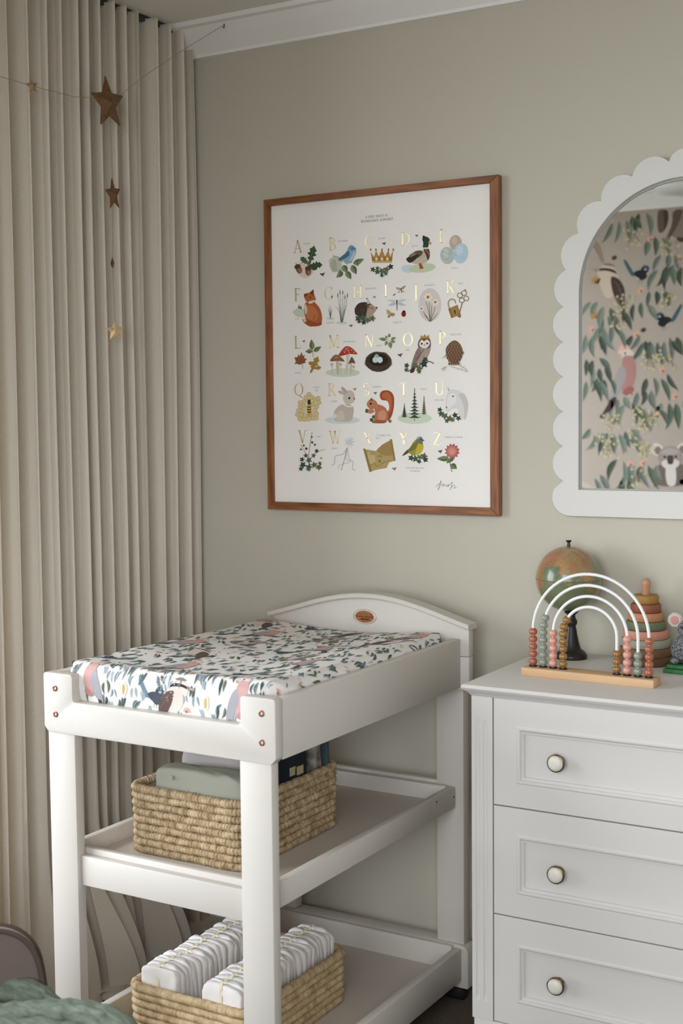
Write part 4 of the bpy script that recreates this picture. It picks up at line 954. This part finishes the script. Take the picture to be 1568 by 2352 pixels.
# W wand
new(1); [P.l('c9c9c6', 3, (562, 742), (562 + 42 * cos(k * pi / 5), 742 + 42 * sin(k * pi / 5)), smooth=False, w1=1) for k in range(10)]
P.p([(562 + (34 if k % 2 == 0 else 17) * cos(k * pi / 7), 742 + (34 if k % 2 == 0 else 17) * sin(k * pi / 7)) for k in range(14)], 'd9dad8'); P.l('9b9a98', 4, (545, 780), (530, 850), (508, 925)); P.l('8f8f8e', 2.6, (545, 780), (520, 820), (470, 835), (465, 880), (448, 892)); P.l('8f8f8e', 2.6, (548, 780), (560, 850), (585, 870), (580, 915), (604, 925)); P.l('a9a8a6', 2.6, (545, 784), (540, 850), (570, 870), (500, 890), (490, 915))
# X map
new(1); P.p([(652, 788), (730, 800), (770, 760), (832, 726), (856, 862), (815, 875), (800, 910), (740, 920), (694, 934)], 'b89f68'); P.b('a58a54', (740, 790), (790, 750), (825, 740), (840, 820), (790, 830), (750, 810)); P.b('c9b482', (680, 810), (720, 820), (725, 870), (690, 880)); P.p([(648, 784), (664, 786), (706, 932), (690, 937)], '9c8048'); P.p([(820, 724), (834, 724), (858, 862), (846, 866)], '9c8048')
for x, y in ((696, 818), (706, 814), (716, 820), (746, 834), (756, 830), (766, 834)): P.l('5a4a2c', 3, (x, y + 8), (x + 2, y - 6), smooth=False)
P.l('5a4a2c', 3, (748, 856), (764, 876), smooth=False); P.l('5a4a2c', 3, (764, 856), (748, 876), smooth=False); P.l('8a7244', 2.5, (690, 900), (720, 880), (740, 900), (790, 870), (820, 862)); fly(850, 918, 1.1, 'a06a44', 'c2955c')
# Y warbler
new(1); P.b('5a5434', (900, 832), (930, 795), (965, 780), (960, 800), (925, 822)); P.b('a39a3e', (944, 800), (970, 745), (1000, 722), (1028, 740), (1036, 780), (1020, 812), (985, 828), (955, 822)); P.b('7c7a3c', (932, 808), (960, 765), (995, 742), (1000, 770), (970, 795)); P.b('c9b93c', (1000, 760), (1026, 752), (1034, 785), (1012, 815), (985, 824)); P.b('77786e', (988, 730), (1004, 708), (1024, 710), (1034, 732), (1026, 756), (1004, 748)); P.b('a8a89c', (988, 728), (1004, 708), (1020, 710), (1006, 722)); P.p([(1032, 726), (1046, 732), (1032, 736)], '3a342c'); P.e(1020, 726, 3.5, 3.5, '191613', n=8); P.l('8a6a3c', 2.4, (1000, 824), (998, 838), smooth=False)
ivies([(958, 845, 24), (985, 850, 26), (1012, 840, 20), (1040, 835, 28), (1050, 856, 22), (1010, 868, 18)])
# Z zinnia
new(1); P.l('6c7552', 5, (1215, 845), (1208, 880), (1220, 935)); P.lf(1205, 850, 1122, 850, 36, '5f6f4a', '7d8a62'); P.lf(1212, 850, 1185, 880, 26, '5f6f4a', '7d8a62'); P.lf(1212, 885, 1252, 916, 40, '5f6f4a', '7d8a62'); P.lf(1212, 870, 1230, 830, 24, '5f6f4a')
for r, c, n_ in ((50, 'b8625f', 12), (40, 'c87a74', 11), (29, 'd69088', 9), (17, 'dfa594', 7)):
    for k in range(n_): a = 2 * pi * k / n_ + r; P.lf(1222 + r * .2 * cos(a), 802 + r * .2 * sin(a), 1222 + r * cos(a), 802 + r * 1.05 * sin(a), r * .5, c)
P.e(1222, 800, 9, 9, 'd2a04c'); fly(1146, 806, 1.0, '5a3a3a', '8a4a44')
# signature
new(1); P.l('6f6a62', 2.2, (1116, 1032), (1140, 1010), (1152, 990), (1138, 1028), (1130, 1052), (1150, 1020), (1168, 1018), (1160, 1030), (1176, 1018), (1184, 1028), (1200, 1016), (1192, 1030), (1206, 1020), (1222, 1000), (1214, 1036), (1206, 1052), (1226, 1022), (1240, 1026), (1232, 1040), (1250, 1034)); P.l('6f6a62', 1.6, (1125, 1018), (1170, 1010), smooth=False)
P.build('printed_drawings', M['ink'], lambda x, z, l: (x, -.01075 - l, z), pf, step=.00004)

# ------------------------------------------------------------------ chest of drawers
DX, DY = 1.3345, -.226
dr = empty('dresser', (DX, DY, 0), 0, 'white chest of drawers with fluted corner posts and round ceramic knobs', 'dresser')
bx0, bx1, by0, by1 = .859 - DX, 1.81 - DX, -.441 - DY, -.012 - DY
def loft(loops):
    n = len(loops[0]); v = [p for L in loops for p in L]
    f = [(k * n + i, k * n + (i + 1) % n, (k + 1) * n + (i + 1) % n, (k + 1) * n + i) for k in range(len(loops) - 1) for i in range(n)]
    return MB().add(v, f + [tuple(range(n)), tuple(range((len(loops) - 1) * n, len(loops) * n))])
MB().box(bx0 + .002, bx1 - .002, by0 + .018, by1, .06, .816).build('carcass', M['dresser'], dr)
MB().box(bx0 + .002, bx1 - .002, by0 + .003, by0 + .02, .03, .1385).build('plinth', M['dresser'], dr, bevel=.002)
for sx in (0, 1):
    for sy in (0, 1):
        x = bx0 + .002 if not sx else bx1 - .062; y = by0 + .004 if not sy else by1 - .06
        MB().box(x, x + .06, y, y + .056, 0, .06).build('foot', M['dresser'], dr, bevel=.003)
tp = [(.8155, .001), (.8185, .003), (.8225, .0065), (.8262, .0105), (.828, .0125), (.8288, .0128), (.8295, .0145), (.8325, .0164), (.8362, .0160), (.8388, .0138), (.8396, .0105)]
loft([[(bx0 - o, by0 - o, z), (bx1 + o, by0 - o, z), (bx1 + o, by1, z), (bx0 - o, by1, z)] for z, o in tp]).build('top', M['dresser'], dr, smooth=30)
def stile(x0, mirror=False):
    zs = [.1395, .178, .184, .190, .755, .763, .769, .815]; xs = [0]; w = .0462
    fl = (.0130, .0300)
    for c in fl: xs += [c - .0042, c - .0030, c - .0012, c + .0012, c + .0030, c + .0042]
    xs.append(w)
    def dep(x, z):
        if z < .181 or z > .766: return 0
        e = .6 if (z < .187 or z > .76) else 1
        for c in fl:
            q = abs(x - c) / .0042
            if q < .99: return .0022 * e * sqrt(1 - q * q)
        return 0
    mb = MB(); n = len(xs)
    v = [(x0 + x, by0 + dep(x, z), z) for z in zs for x in xs]
    f = [(j * n + i, j * n + i + 1, (j + 1) * n + i + 1, (j + 1) * n + i) for j in range(len(zs) - 1) for i in range(n - 1)]
    mb.add(v, f); mb.box(x0, x0 + w, by0 + .0045, by0 + .02, .1395, .815)
    mb.add([(x0, by0, .1395), (x0, by0 + .005, .1395), (x0, by0 + .005, .815), (x0, by0, .815)], [(0, 1, 2, 3)]); mb.add([(x0 + w, by0, .1395), (x0 + w, by0 + .005, .1395), (x0 + w, by0 + .005, .815), (x0 + w, by0, .815)], [(3, 2, 1, 0)])
    mb.build('fluted_post', M['dresser'], dr)
stile(bx0); stile(bx1 - .0462)
M['ceramic'] = mat('cream_ceramic', (222, 217, 202), .38, spec=.45)
def drawer(z0, z1):
    x0, x1 = bx0 + .0482, bx1 - .0482; y = by0 + .0005
    lv = [(-.0, .016), (0, .0012), (.0012, 0), (.0505, 0), (.0525, -.0016), (.0555, -.0020), (.0580, -.0010), (.0590, .0020), (.0610, .0038), (.0645, .0048), (.0655, .0085), (.0665, .0088)]
    L = []
    for o, d in lv:
        k = 1.06 if o > .01 else 1
        L.append([(x0 + o, y + d, z0 + o * .96), (x1 - o, y + d, z0 + o * .96), (x1 - o, y + d, z1 - o * k), (x0 + o, y + d, z1 - o * k)])
    d = loft(L).build('drawer', M['dresser'], dr, smooth=25)
    for kx in (1.0460 - DX, bx0 + bx1 - (1.0460 - DX)):
        zc = (z0 + z1) / 2 - .0055
        MB().lathe([(.0105, 0), (.0105, .0015), (.0065, .004), (.0060, .010), (.0110, .0135), (.0172, .0165), (.0182, .0205), (.0178, .0240), (.0165, .0246), (.0150, .0235)], 28, (kx, y + .0088, zc), 'y', cap=False).build('knob', M['brass'], d, smooth=50)
        MB().lathe([(.0157, .0240), (.0150, .0262), (.0130, .0288), (.0095, .0306), (.005, .0314), (0, .0316)], 28, (kx, y + .0088, zc), 'y', cap=False).build('ceramic_cap', M['ceramic'], d, smooth=60)
drawer(.5955, .8150); drawer(.3685, .5930); drawer(.1415, .3660)

TOPZ = .8396
# ------------------------------------------------------------------ rainbow abacus
ab = empty('rainbow_abacus', (1.0592, -.2985, TOPZ), -.04, 'rainbow-shaped bead abacus with four white arches on a pale timber base', 'abacus')
M['beech'] = mat('beech', (208, 172, 130), .5, var=(194, 154, 110), vscale=30, stretch=(.12, 1, 1), bump=.06, bscale=80)
MB().box(-.1435, .1435, -.0225, .0225, 0, .0170).build('base', M['beech'], ab, bevel=.0015)
wirem = mat('white_wire', (232, 230, 226), .35, spec=.5)
BC = {'r': mat('rust_bead', (168, 94, 66), .28, coat=.3), 's': mat('sage_bead', (138, 146, 130), .28, coat=.3), 'p': mat('pink_bead', (212, 150, 132), .28, coat=.3), 'm': mat('mustard_bead', (158, 116, 54), .28, coat=.3, var=(132, 92, 42), vscale=120)}
BL = {}
for k_, m_ in BC.items():
    b = MB().lathe([(.0016, -.0078), (.0040, -.0074), (.0072, -.0052), (.0088, -.0016), (.0088, .0016), (.0072, .0052), (.0040, .0074), (.0016, .0078)], 18)
    me = b.mesh('bead', smooth=70); me.materials.append(m_); BL[k_] = me
for col, rad, nl, nr in (('r', .1262, 5, 5), ('s', .1032, 7, 3), ('p', .0805, 5, 5), ('m', .0585, 7, 3)):
    zb, zs = .0165, .0925
    path = [(-rad, 0, zb), (-rad, 0, zs)] + [(-rad * cos(pi * k / 28), 0, zs + rad * sin(pi * k / 28)) for k in range(1, 28)] + [(rad, 0, zs), (rad, 0, zb)]
    MB().tube(path, .0033, 10).build('arch_wire', wirem, ab, smooth=60)
    for sg, n_ in ((-1, nl), (1, nr)):
        MB().lathe([(.0085, .0170), (.0085, .0192), (.0035, .0198)], 18, (sg * rad, 0, 0)).build('washer', M['black'], ab, smooth=40)
        for k in range(n_):
            s = .0278 - zb + k * .01575
            if s <= zs - zb: p = (sg * rad, 0, zb + s); tilt = 0
            else:
                a = (s - (zs - zb)) / rad; p = (sg * rad * cos(a), 0, zs + rad * sin(a)); tilt = -sg * a
            o = bpy.data.objects.new('bead', BL[col]); COL.objects.link(o); o.parent = ab; o.location = p; o.rotation_euler = (0, tilt, 0)

# ------------------------------------------------------------------ globe
gl = empty('desk_globe', (.940, -.079, TOPZ), 0, 'small vintage globe on a turned black stand behind the abacus', 'globe')
gmx = bpy.data.materials.new('vintage_map'); gmx.use_nodes = True; nt = gmx.node_tree; pr = nt.nodes['Principled BSDF']
tc = nt.nodes.new('ShaderNodeTexCoord'); mp = nt.nodes.new('ShaderNodeMapping'); mp.inputs['Location'].default_value = (.31, .12, .47); nt.links.new(tc.outputs['Object'], mp.inputs[0])
def nz(sc, det, rough=.55):
    n = nt.nodes.new('ShaderNodeTexNoise'); n.inputs['Scale'].default_value = sc; n.inputs['Detail'].default_value = det; n.inputs['Roughness'].default_value = rough; nt.links.new(mp.outputs[0], n.inputs['Vector']); return n
def ramp(src, stops, const=False):
    r = nt.nodes.new('ShaderNodeValToRGB'); r.color_ramp.interpolation = 'CONSTANT' if const else 'LINEAR'
    e = r.color_ramp.elements
    while len(e) < len(stops): e.new(.5)
    for el, (p, c) in zip(e, stops): el.position = p; el.color = lin(c) + (1,)
    nt.links.new(src, r.inputs[0]); return r
land = ramp(nz(17, 6).outputs['Fac'], [(0, (168, 118, 82)), (.42, (176, 132, 90)), (.5, (158, 136, 90)), (.57, (172, 112, 84)), (.64, (150, 122, 76))])
sea = ramp(nz(9, 5).outputs['Fac'], [(.3, (96, 110, 84)), (.7, (134, 140, 100))])
sxyz = nt.nodes.new('ShaderNodeSeparateXYZ'); nt.links.new(tc.outputs['Object'], sxyz.inputs[0])
def ma(op, a, b):
    n = nt.nodes.new('ShaderNodeMath'); n.operation = op
    for i, q in enumerate((a, b)):
        if isinstance(q, float): n.inputs[i].default_value = q
        else: nt.links.new(q, n.inputs[i])
    return n.outputs[0]
bias = ma('ADD', ma('MULTIPLY', sxyz.outputs[0], -1.6), ma('MULTIPLY', sxyz.outputs[2], 1.5))
maskr = ramp(ma('ADD', nz(9.5, 8, .6).outputs['Fac'], bias), [(0, (0, 0, 0)), (.485, (0, 0, 0)), (.5, (255, 255, 255))])
mx = nt.nodes.new('ShaderNodeMix'); mx.data_type = 'RGBA'; nt.links.new(maskr.outputs[0], mx.inputs[0]); nt.links.new(sea.outputs[0], mx.inputs[6]); nt.links.new(land.outputs[0], mx.inputs[7])
spk = ramp(nz(300, 3).outputs['Fac'], [(.36, (120, 96, 70)), (.5, (255, 255, 255))])
m2 = nt.nodes.new('ShaderNodeMix'); m2.data_type = 'RGBA'; m2.blend_type = 'MULTIPLY'; m2.inputs[0].default_value = .35; nt.links.new(mx.outputs[2], m2.inputs[6]); nt.links.new(spk.outputs[0], m2.inputs[7])
nt.links.new(m2.outputs[2], pr.inputs['Base Color']); pr.inputs['Roughness'].default_value = .28; pr.inputs['Coat Weight'].default_value = .5; pr.inputs['Coat Roughness'].default_value = .12
GZ = .1788; GX = -.0095
gb = MB().ball((0, 0, 0), .0730, nu=48, nv=32).build('globe_ball', gmx, gl, smooth=80); gb.location = (GX, 0, GZ)
gr = MB(); gr.tube([(.07315 * cos(2 * pi * k / 64), .07315 * sin(2 * pi * k / 64), 0) for k in range(64)], .0006, 5, closed=True)
gr.build('equator_line', mat('map_line', (150, 70, 58), .5), gb, smooth=60)
ebony = mat('ebonised_wood', (34, 29, 27), .35, spec=.45)
MB().lathe([(.0, .0705), (.0035, .0715), (.0042, .0745), (.0030, .0775), (.0032, .0815), (.0060, .0835), (.0066, .0852), (.0058, .0862), (0, .0862)], 20, (0, 0, 0), cap=False).build('finial', ebony, gb, smooth=50)
MB().lathe([(0, 0), (.0350, 0), (.0358, .004), (.0345, .010), (.0290, .0165), (.0225, .021), (.0205, .026), (.0185, .032), (.0165, .040), (.0140, .052), (.0122, .063), (.0105, .070), (.0100, .073), (.0125, .0765), (.0138, .081), (.0128, .086), (.0100, .090), (.0088, .095), (.0100, .099), (.0150, .1030), (.0160, .1055), (0, .1060)], 32, (-.003, 0, 0), cap=False).build('stand', ebony, gl, smooth=50)

# ------------------------------------------------------------------ stacking rings
sr = empty('stacking_rings', (1.1030, -.064, TOPZ), 0, 'tower of eight stacked silicone rings in earthy colours tapering to a peg', 'stacking toy')
RC = [(108, 78, 52), (122, 88, 58), (158, 158, 140), (206, 140, 116), (106, 114, 88), (186, 130, 92), (144, 82, 56), (160, 118, 52)]
RR = [.0565, .0560, .0530, .0490, .0430, .0378, .0326, .0274]
for k, (c, r) in enumerate(zip(RC, RR)):
    z0 = k * .0189 + .0003
    o = MB().lathe([(.009, z0), (r - .002, z0), (r, z0 + .002), (r, z0 + .0162), (r - .002, z0 + .0184), (.009, z0 + .0186)], 40, cap=False).build('ring', mat('silicone_%d' % k, c, .6), sr, smooth=45)
MB().lathe([(0, 0), (.0085, 0), (.0085, .17), (.0095, .172), (.0100, .178), (.0088, .183), (.0045, .1865), (0, .1872)], 24, cap=False).build('peg', mat('peg_wood', (190, 138, 106), .5), sr, smooth=50)

# ------------------------------------------------------------------ green block and the toy mouse on it
gbx = empty('green_block', (1.2485, -.111, TOPZ), -.08, 'flat emerald green block at the right edge of the dresser, under the toy mouse', 'block')
grn = mat('green_cloth', (46, 112, 58), .6, var=(38, 98, 50), vscale=80)
MB().box(-.076, .076, -.052, .052, 0, .0095).build('lower_slab', grn, gbx, bevel=.002)
MB().box(-.070, .070, -.046, .046, .0100, .0175).build('upper_slab', grn, gbx, bevel=.0015)
ms = empty('toy_mouse', (1.2060, -.112, TOPZ + .0175), 0, 'small speckled dark grey toy mouse with round pink-centred ears', 'soft toy')
felt = mat('speckled_wool', (150, 150, 150), .95, var=(44, 45, 48), vscale=260, bump=.8, bscale=300, bdist=.003, detail=2)
pale = mat('cream_fleece', (206, 198, 184), .95, bump=1.0, bscale=240, bdist=.004)
bd_ = MB().ball((0, 0, .030), .0330, .030, .0330, 28, 18)
bd_.v = [(x * (1 - .25 * max(0, (z - .03) / .033)), y * (1 - .25 * max(0, (z - .03) / .033)), max(z, .0005)) for x, y, z in bd_.v]
bd_.build('body', felt, ms, smooth=80)
MB().ball((0.004, -.004, .074), .0215, .0205, .0195, 24, 14).build('head', felt, ms, smooth=80)
for sx in (-1, 1):
    e = MB().lathe([(0, .006), (.011, .006), (.0155, .004), (.0168, 0), (.0155, -.004), (0, -.005)], 22, (0, 0, 0), 'y', cap=False).build('ear', pale, ms, smooth=70)
    e.location = (.004 + sx * .0265, -.004, .0905)
    pe = MB().lathe([(0, .0078), (.006, .0075), (.0095, .0060)], 18, (0, 0, 0), 'y', cap=False).build('ear_lining', mat('pink_felt', (196, 140, 134), .9), e, smooth=70)
    MB().ball((sx * .008 + .004, -.0228, .078), .0020, nu=10, nv=8).build('eye', M['black'], ms, smooth=80)
    MB().ball((sx * .017, -.024, .007), .010, .013, .007, 16, 10).build('paw', felt, ms, smooth=80)
MB().ball((.004, -.0265, .071), .0028, nu=10, nv=8).build('nose', mat('nose_pink', (180, 120, 116), .6), ms, smooth=80)

# ------------------------------------------------------------------ seagrass baskets on the shelves
def rrect(w, l, r, n=9, ns=10):
    """rounded rectangle path, evenly subdivided along its sides"""
    o = []
    for cx, cy, a0 in ((w / 2 - r, -l / 2 + r, -90), (w / 2 - r, l / 2 - r, 0), (-w / 2 + r, l / 2 - r, 90), (-w / 2 + r, -l / 2 + r, 180)):
        for k in range(n + 1): a = radians(a0 + 90 * k / n); o.append((cx + r * cos(a), cy + r * sin(a)))
    out = []
    for i in range(len(o)):
        a, b = o[i], o[(i + 1) % len(o)]; d = hypot(b[0] - a[0], b[1] - a[1]); m = max(1, round(d / .00185))
        out += [(a[0] + (b[0] - a[0]) * k / m, a[1] + (b[1] - a[1]) * k / m) for k in range(m)]
    return out
def basket(name, loc, w, l, h, rows, m, label, lump, seed, stitch):
    b = empty(name, loc, -TH, label, 'basket')
    q = random.Random(seed)
    rad = h / rows / 2 * 1.10
    for k in range(rows):
        t = k / (rows - 1); z = rad + (h - 2 * rad) * t
        taper = .002 * t
        path = rrect(w - 2 * rad - .010 + taper * 2, l - 2 * rad - .010 + taper * 2, .028)
        n = len(path); pts = []; rs = []; ph = q.random() * 7
        big = 1.12 if k == rows - 1 else 1.0
        for i, (x, y) in enumerate(path):
            s = i * .00185
            st = abs(sin(pi * (s / stitch + ph)))
            j = math.floor(s / stitch + ph); rnd = noise.noise(Vector((j * 1.37, k * 5.1, seed)))
            rs.append(rad * big * (1 - lump + lump * st ** .6 + lump * .55 * rnd))
            pts.append((x + .0016 * noise.noise(Vector((s * 20, k * 2.2, seed))), y + .0016 * noise.noise(Vector((s * 20, k * 2.2 + 50, seed))), z + .0012 * noise.noise(Vector((s * 14, k * 3.3, seed + 9)))))
        MB().tube(pts, rs, 8, closed=True).build('rim' if k == rows - 1 else 'coil', m, b, smooth=75, recalc=False)
    MB().box(-w / 2 + .016, w / 2 - .016, -l / 2 + .016, l / 2 - .016, .002, .008).build('basket_bottom', m, b)
    return b
straw1 = mat('seagrass', (205, 184, 148), .8, var=(150, 123, 88), vscale=70, bump=.7, bscale=330, bdist=.002, spec=.2)
straw2 = mat('palm_straw', (210, 188, 150), .75, var=(172, 143, 104), vscale=60, bump=.5, bscale=330, bdist=.0015, spec=.2)
BU = (.099, .408, .118, .507)
b1 = basket('upper_basket', TWORLD((BU[0] + BU[1]) / 2, (BU[2] + BU[3]) / 2, .4832), BU[1] - BU[0], BU[3] - BU[2], .145, 9, straw1, 'chunky woven seagrass basket with folded clothes on the middle shelf', .34, 3, .0078)
BL_ = (.086, .416, .118, .520)
b2 = basket('lower_basket', TWORLD((BL_[0] + BL_[1]) / 2, (BL_[2] + BL_[3]) / 2, .0822), BL_[1] - BL_[0], BL_[3] - BL_[2], .120, 7, straw2, 'coiled straw basket of white nappies on the bottom shelf', .16, 8, .0052)

# ------------------------------------------------------------------ clothes in the upper basket
def soft(w, d, h, e=.35, nu=40, nv=24, amp=.004, fr=14, seed=0, z0=0, lobes=None):
    """a soft rounded slab standing on z0"""
    def sp(c, e): return (abs(c) ** e) * (1 if c >= 0 else -1)
    mb = MB(); v = []; 
    for j in range(nv + 1):
        b = -pi / 2 + pi * j / nv
        for i in range(nu):
            a = 2 * pi * i / nu
            x = w / 2 * sp(cos(b), e) * sp(cos(a), e); y = d / 2 * sp(cos(b), e) * sp(sin(a), e); z = h / 2 * sp(sin(b), e)
            if lobes: y *= 1 + lobes * cos(z / h * 18)
            n = noise.noise_vector(Vector((x * fr + seed, y * fr, z * fr))) + noise.noise_vector(Vector((x * fr * 3.1, y * fr * 3.1 + seed, z * fr * 3.1))) * .35
            v.append((x + n.x * amp, y + n.y * amp, z0 + h / 2 + z + n.z * amp))
    f = [(j * nu + i, j * nu + (i + 1) % nu, (j + 1) * nu + (i + 1) % nu, (j + 1) * nu + i) for j in range(nv) for i in range(nu)]
    return mb.add(v, f)
def cloth(name, u, v, z, w, d, h, m, label, cat='clothes', rot=(0, 0, 0), **k):
    o = soft(w, d, h, **k).build(name, m, smooth=80); o.location = TWORLD(u, v, z); o.rotation_euler = (rot[0], rot[1], -TH + rot[2])
    return tag(o, label, cat)
sage_j = mat('sage_jersey', (158, 158, 142), .95, bump=.25, bscale=260, bdist=.001)
bs = cloth('folded_bodysuit', .272, .178, .520, .226, .050, .152, sage_j, 'folded sage grey baby suit with snap fasteners, at the front of the upper basket', rot=(.10, 0, 0), amp=.007, fr=15, seed=3, e=.30)
sm = MB(); sm.tube([(.004, .0, .152), (.004, -.020, .149), (.004, -.0255, .135), (.003, -.0265, .10), (.002, -.0265, .06), (.001, -.025, .02)], .0022, 6); sm.build('seam', mat('dark_seam', (92, 92, 80), .95), bs, smooth=60)
for k, (x, z) in enumerate(((.022, .132), (.030, .108), (-.058, .134), (-.020, .112))): MB().lathe([(0, .0012), (.0045, .001), (.0052, 0)], 14, (x, -.0262, z), 'y', cap=False).build('snap', sage_j, bs, smooth=50)
cloth('folded_blanket', .255, .272, .535, .180, .115, .170, mat('lilac_grey_knit', (188, 180, 176), .95, bump=.3, bscale=200), 'folded pale grey blanket standing behind the sage baby suit in the upper basket', 'blanket', amp=.006, fr=13, seed=9, e=.45)
navy = mat('navy_cloth', (30, 33, 38), .9, bump=.2, bscale=220)
nv_ = cloth('folded_navy_garment', .312, .362, .520, .150, .062, .190, navy, 'folded dark navy garment with small beige tags in the right of the upper basket', amp=.005, fr=14, seed=14)
for x, z in ((.072, .120), (.0755, .118)):
    t = MB().box(-.0008, .0008, -.012, .012, -.009, .009).build('tag', mat('beige_tag', (186, 172, 132), .8), nv_); t.location = (x, -.028 if z > .119 else -.006, z)
pk_ = cloth('printed_muslin', .315, .428, .522, .150, .036, .192, mat('printed_muslin_cloth', (172, 166, 156), .95, var=(96, 94, 92), vscale=46, detail=1), 'folded grey muslin with a dark print beside the navy garment', 'cloth', amp=.004, seed=21)
cloth('teal_cloth', .318, .462, .522, .150, .016, .198, mat('teal_cotton', (72, 92, 98), .95), 'thin folded teal cloth at the back right of the upper basket', 'cloth', amp=.002, seed=31)

# ------------------------------------------------------------------ nappies in the lower basket
nap = mat('nappy_white', (232, 226, 220), .9, bump=.3, bscale=160, bdist=.0015)
strip = mat('wetness_strip', (224, 213, 176), .9)
def nappy_mesh(seed):
    mb = MB()
    for k in (-1, 1):
        s = soft(.103, .0178, .150, e=.36, nu=30, nv=18, amp=.0048, fr=32, seed=seed + k * 5)
        mb.add([(x, y + k * .0068 + .003 * k * (z / .15) * 0, z - (.003 if k < 0 else 0)) for x, y, z in s.v], s.f)
    return mb.mesh('nappy', smooth=80)
NM = [nappy_mesh(s) for s in (1, 12, 25)]
for me in NM: me.materials.append(nap)
sb = MB(); sb.v = []
sb.grid(lambda a, b: (-.003 + .006 * a, [-.0166, -.0164, -.0150, -.0120, -.0070, .0, .0070, .0115, .0140][min(8, round(b * 8))], [.04, .115, .1395, .1490, .1530, .1512, .1530, .1490, .142][min(8, round(b * 8))]), 2, 9)
SM = sb.mesh('wetness_strip', recalc=False); SM.materials.append(strip)
ORD = ['frontmost', 'second', 'third', 'fourth', 'fifth', 'sixth', 'seventh', 'eighth', 'ninth', 'tenth', 'eleventh', 'rearmost']
for side, uc, v0, v1, word in (('left', .163, .168, .484, 'left-hand'), ('right', .331, .160, .490, 'right-hand')):
    for k in range(12):
        o = bpy.data.objects.new('nappy', NM[(k * 2 + (side == 'left')) % 3]); COL.objects.link(o)
        o.location = TWORLD(uc + R.uniform(-.002, .002), v0 + (v1 - v0) * k / 11, .0915 + R.uniform(-.003, .003)); o.rotation_euler = (R.uniform(-.06, .06), R.uniform(-.02, .02), -TH + R.uniform(-.03, .03))
        tag(o, '%s folded white nappy in the %s row of the bottom basket' % (ORD[k], word), 'nappy', 'nappies standing in two rows in the bottom basket')
        w = bpy.data.objects.new('wetness_strip', SM); COL.objects.link(w); w.parent = o

# ------------------------------------------------------------------ armchair and knitted blanket, near left
ac = empty('armchair', (.340, -1.597, 0), .68, 'taupe upholstered armchair with rounded arms at the lower left', 'armchair')
vel = mat('taupe_velvet', (112, 97, 89), .8, sheen=.35, bump=.1, bscale=200, spec=.2)
pip = mat('taupe_piping', (84, 66, 58), .85)
def arm(y0, y1):
    prof = rounded([(-.36, .12, .03), (.296, .12, .02), (.300, .36, .10), (.278, .530, .12), (-.36, .538, .04)], .03, 10)
    a = MB().prism(prof, 'y', y0, y1).build('armrest', vel, ac, bevel=.006, smooth=50)
    for yy in (y0, y1): MB().tube([(x, yy, z) for x, z in prof], .0045, 8, closed=True).build('piping', pip, a, smooth=60)
arm(.20, .226); arm(-.346, -.32)
MB().box(-.34, .30, -.32, .20, .12, .30).build('seat_base', vel, ac, bevel=.01)
cush = soft(.74, .51, .125, e=.28, amp=.004, fr=6, seed=2, z0=.268); cush.v = [(x + .055, y - .06, z) for x, y, z in cush.v]
cush.build('seat_cushion', vel, ac, smooth=80)
bk_ = soft(.14, .52, .46, e=.4, amp=.004, fr=6, seed=5, z0=.33); bk_.v = [(x - .30 - (z - .33) * .2, y - .06, z) for x, y, z in bk_.v]
bk_.build('back_cushion', vel, ac, smooth=80)
for x in (-.33, .27):
    for y in (-.38, .26): MB().lathe([(.014, 0), (.02, .125)], 14, (x, y, 0)).build('leg', M['teak'], ac, smooth=50)
kn = mat('sage_knit', (132, 141, 124), .95, var=(92, 102, 88), vscale=70, bump=.9, bscale=110, bdist=.005, stretch=(.5, 2.0, 1))
bl = MB()
def roll(pts, r, flat=.8):
    q = catmull(pts, False, 8); n = len(q); m = MB()
    m.tube(q, [r * (.55 + .45 * sin(pi * (k + .5) / n) ** .5) * (1 + .05 * sin(k * 1.7)) for k in range(n)], 16)
    bl.add(m.v, m.f)
roll([(.22, -1.31, .412), (.36, -1.285, .418), (.43, -1.283, .421), (.49, -1.29, .404), (.535, -1.33, .385)], .026)
roll([(.36, -1.43, .390), (.44, -1.375, .412), (.51, -1.355, .424), (.58, -1.34, .434), (.65, -1.33, .432), (.70, -1.335, .405), (.72, -1.37, .36)], .032)
roll([(.40, -1.50, .40), (.52, -1.44, .425), (.63, -1.40, .425), (.70, -1.40, .39)], .036)
def bl_pt(a, b):
    x = .18 + .56 * a; y = -1.66 + .36 * b
    z = .405 + .020 * noise.noise(Vector((a * 3, b * 4, 1))) + .012 * sin(b * 16 + a * 3)
    fall = smoothstep(.86, 1.0, a)
    return (x, y + .02 * sin(a * 5), z - .12 * fall)
bl.grid(bl_pt, 40, 40)
bo_ = bl.build('knitted_blanket', kn, smooth=80, recalc=False)
tag(bo_, 'sage green knitted blanket heaped in folds on the armchair seat', 'blanket')
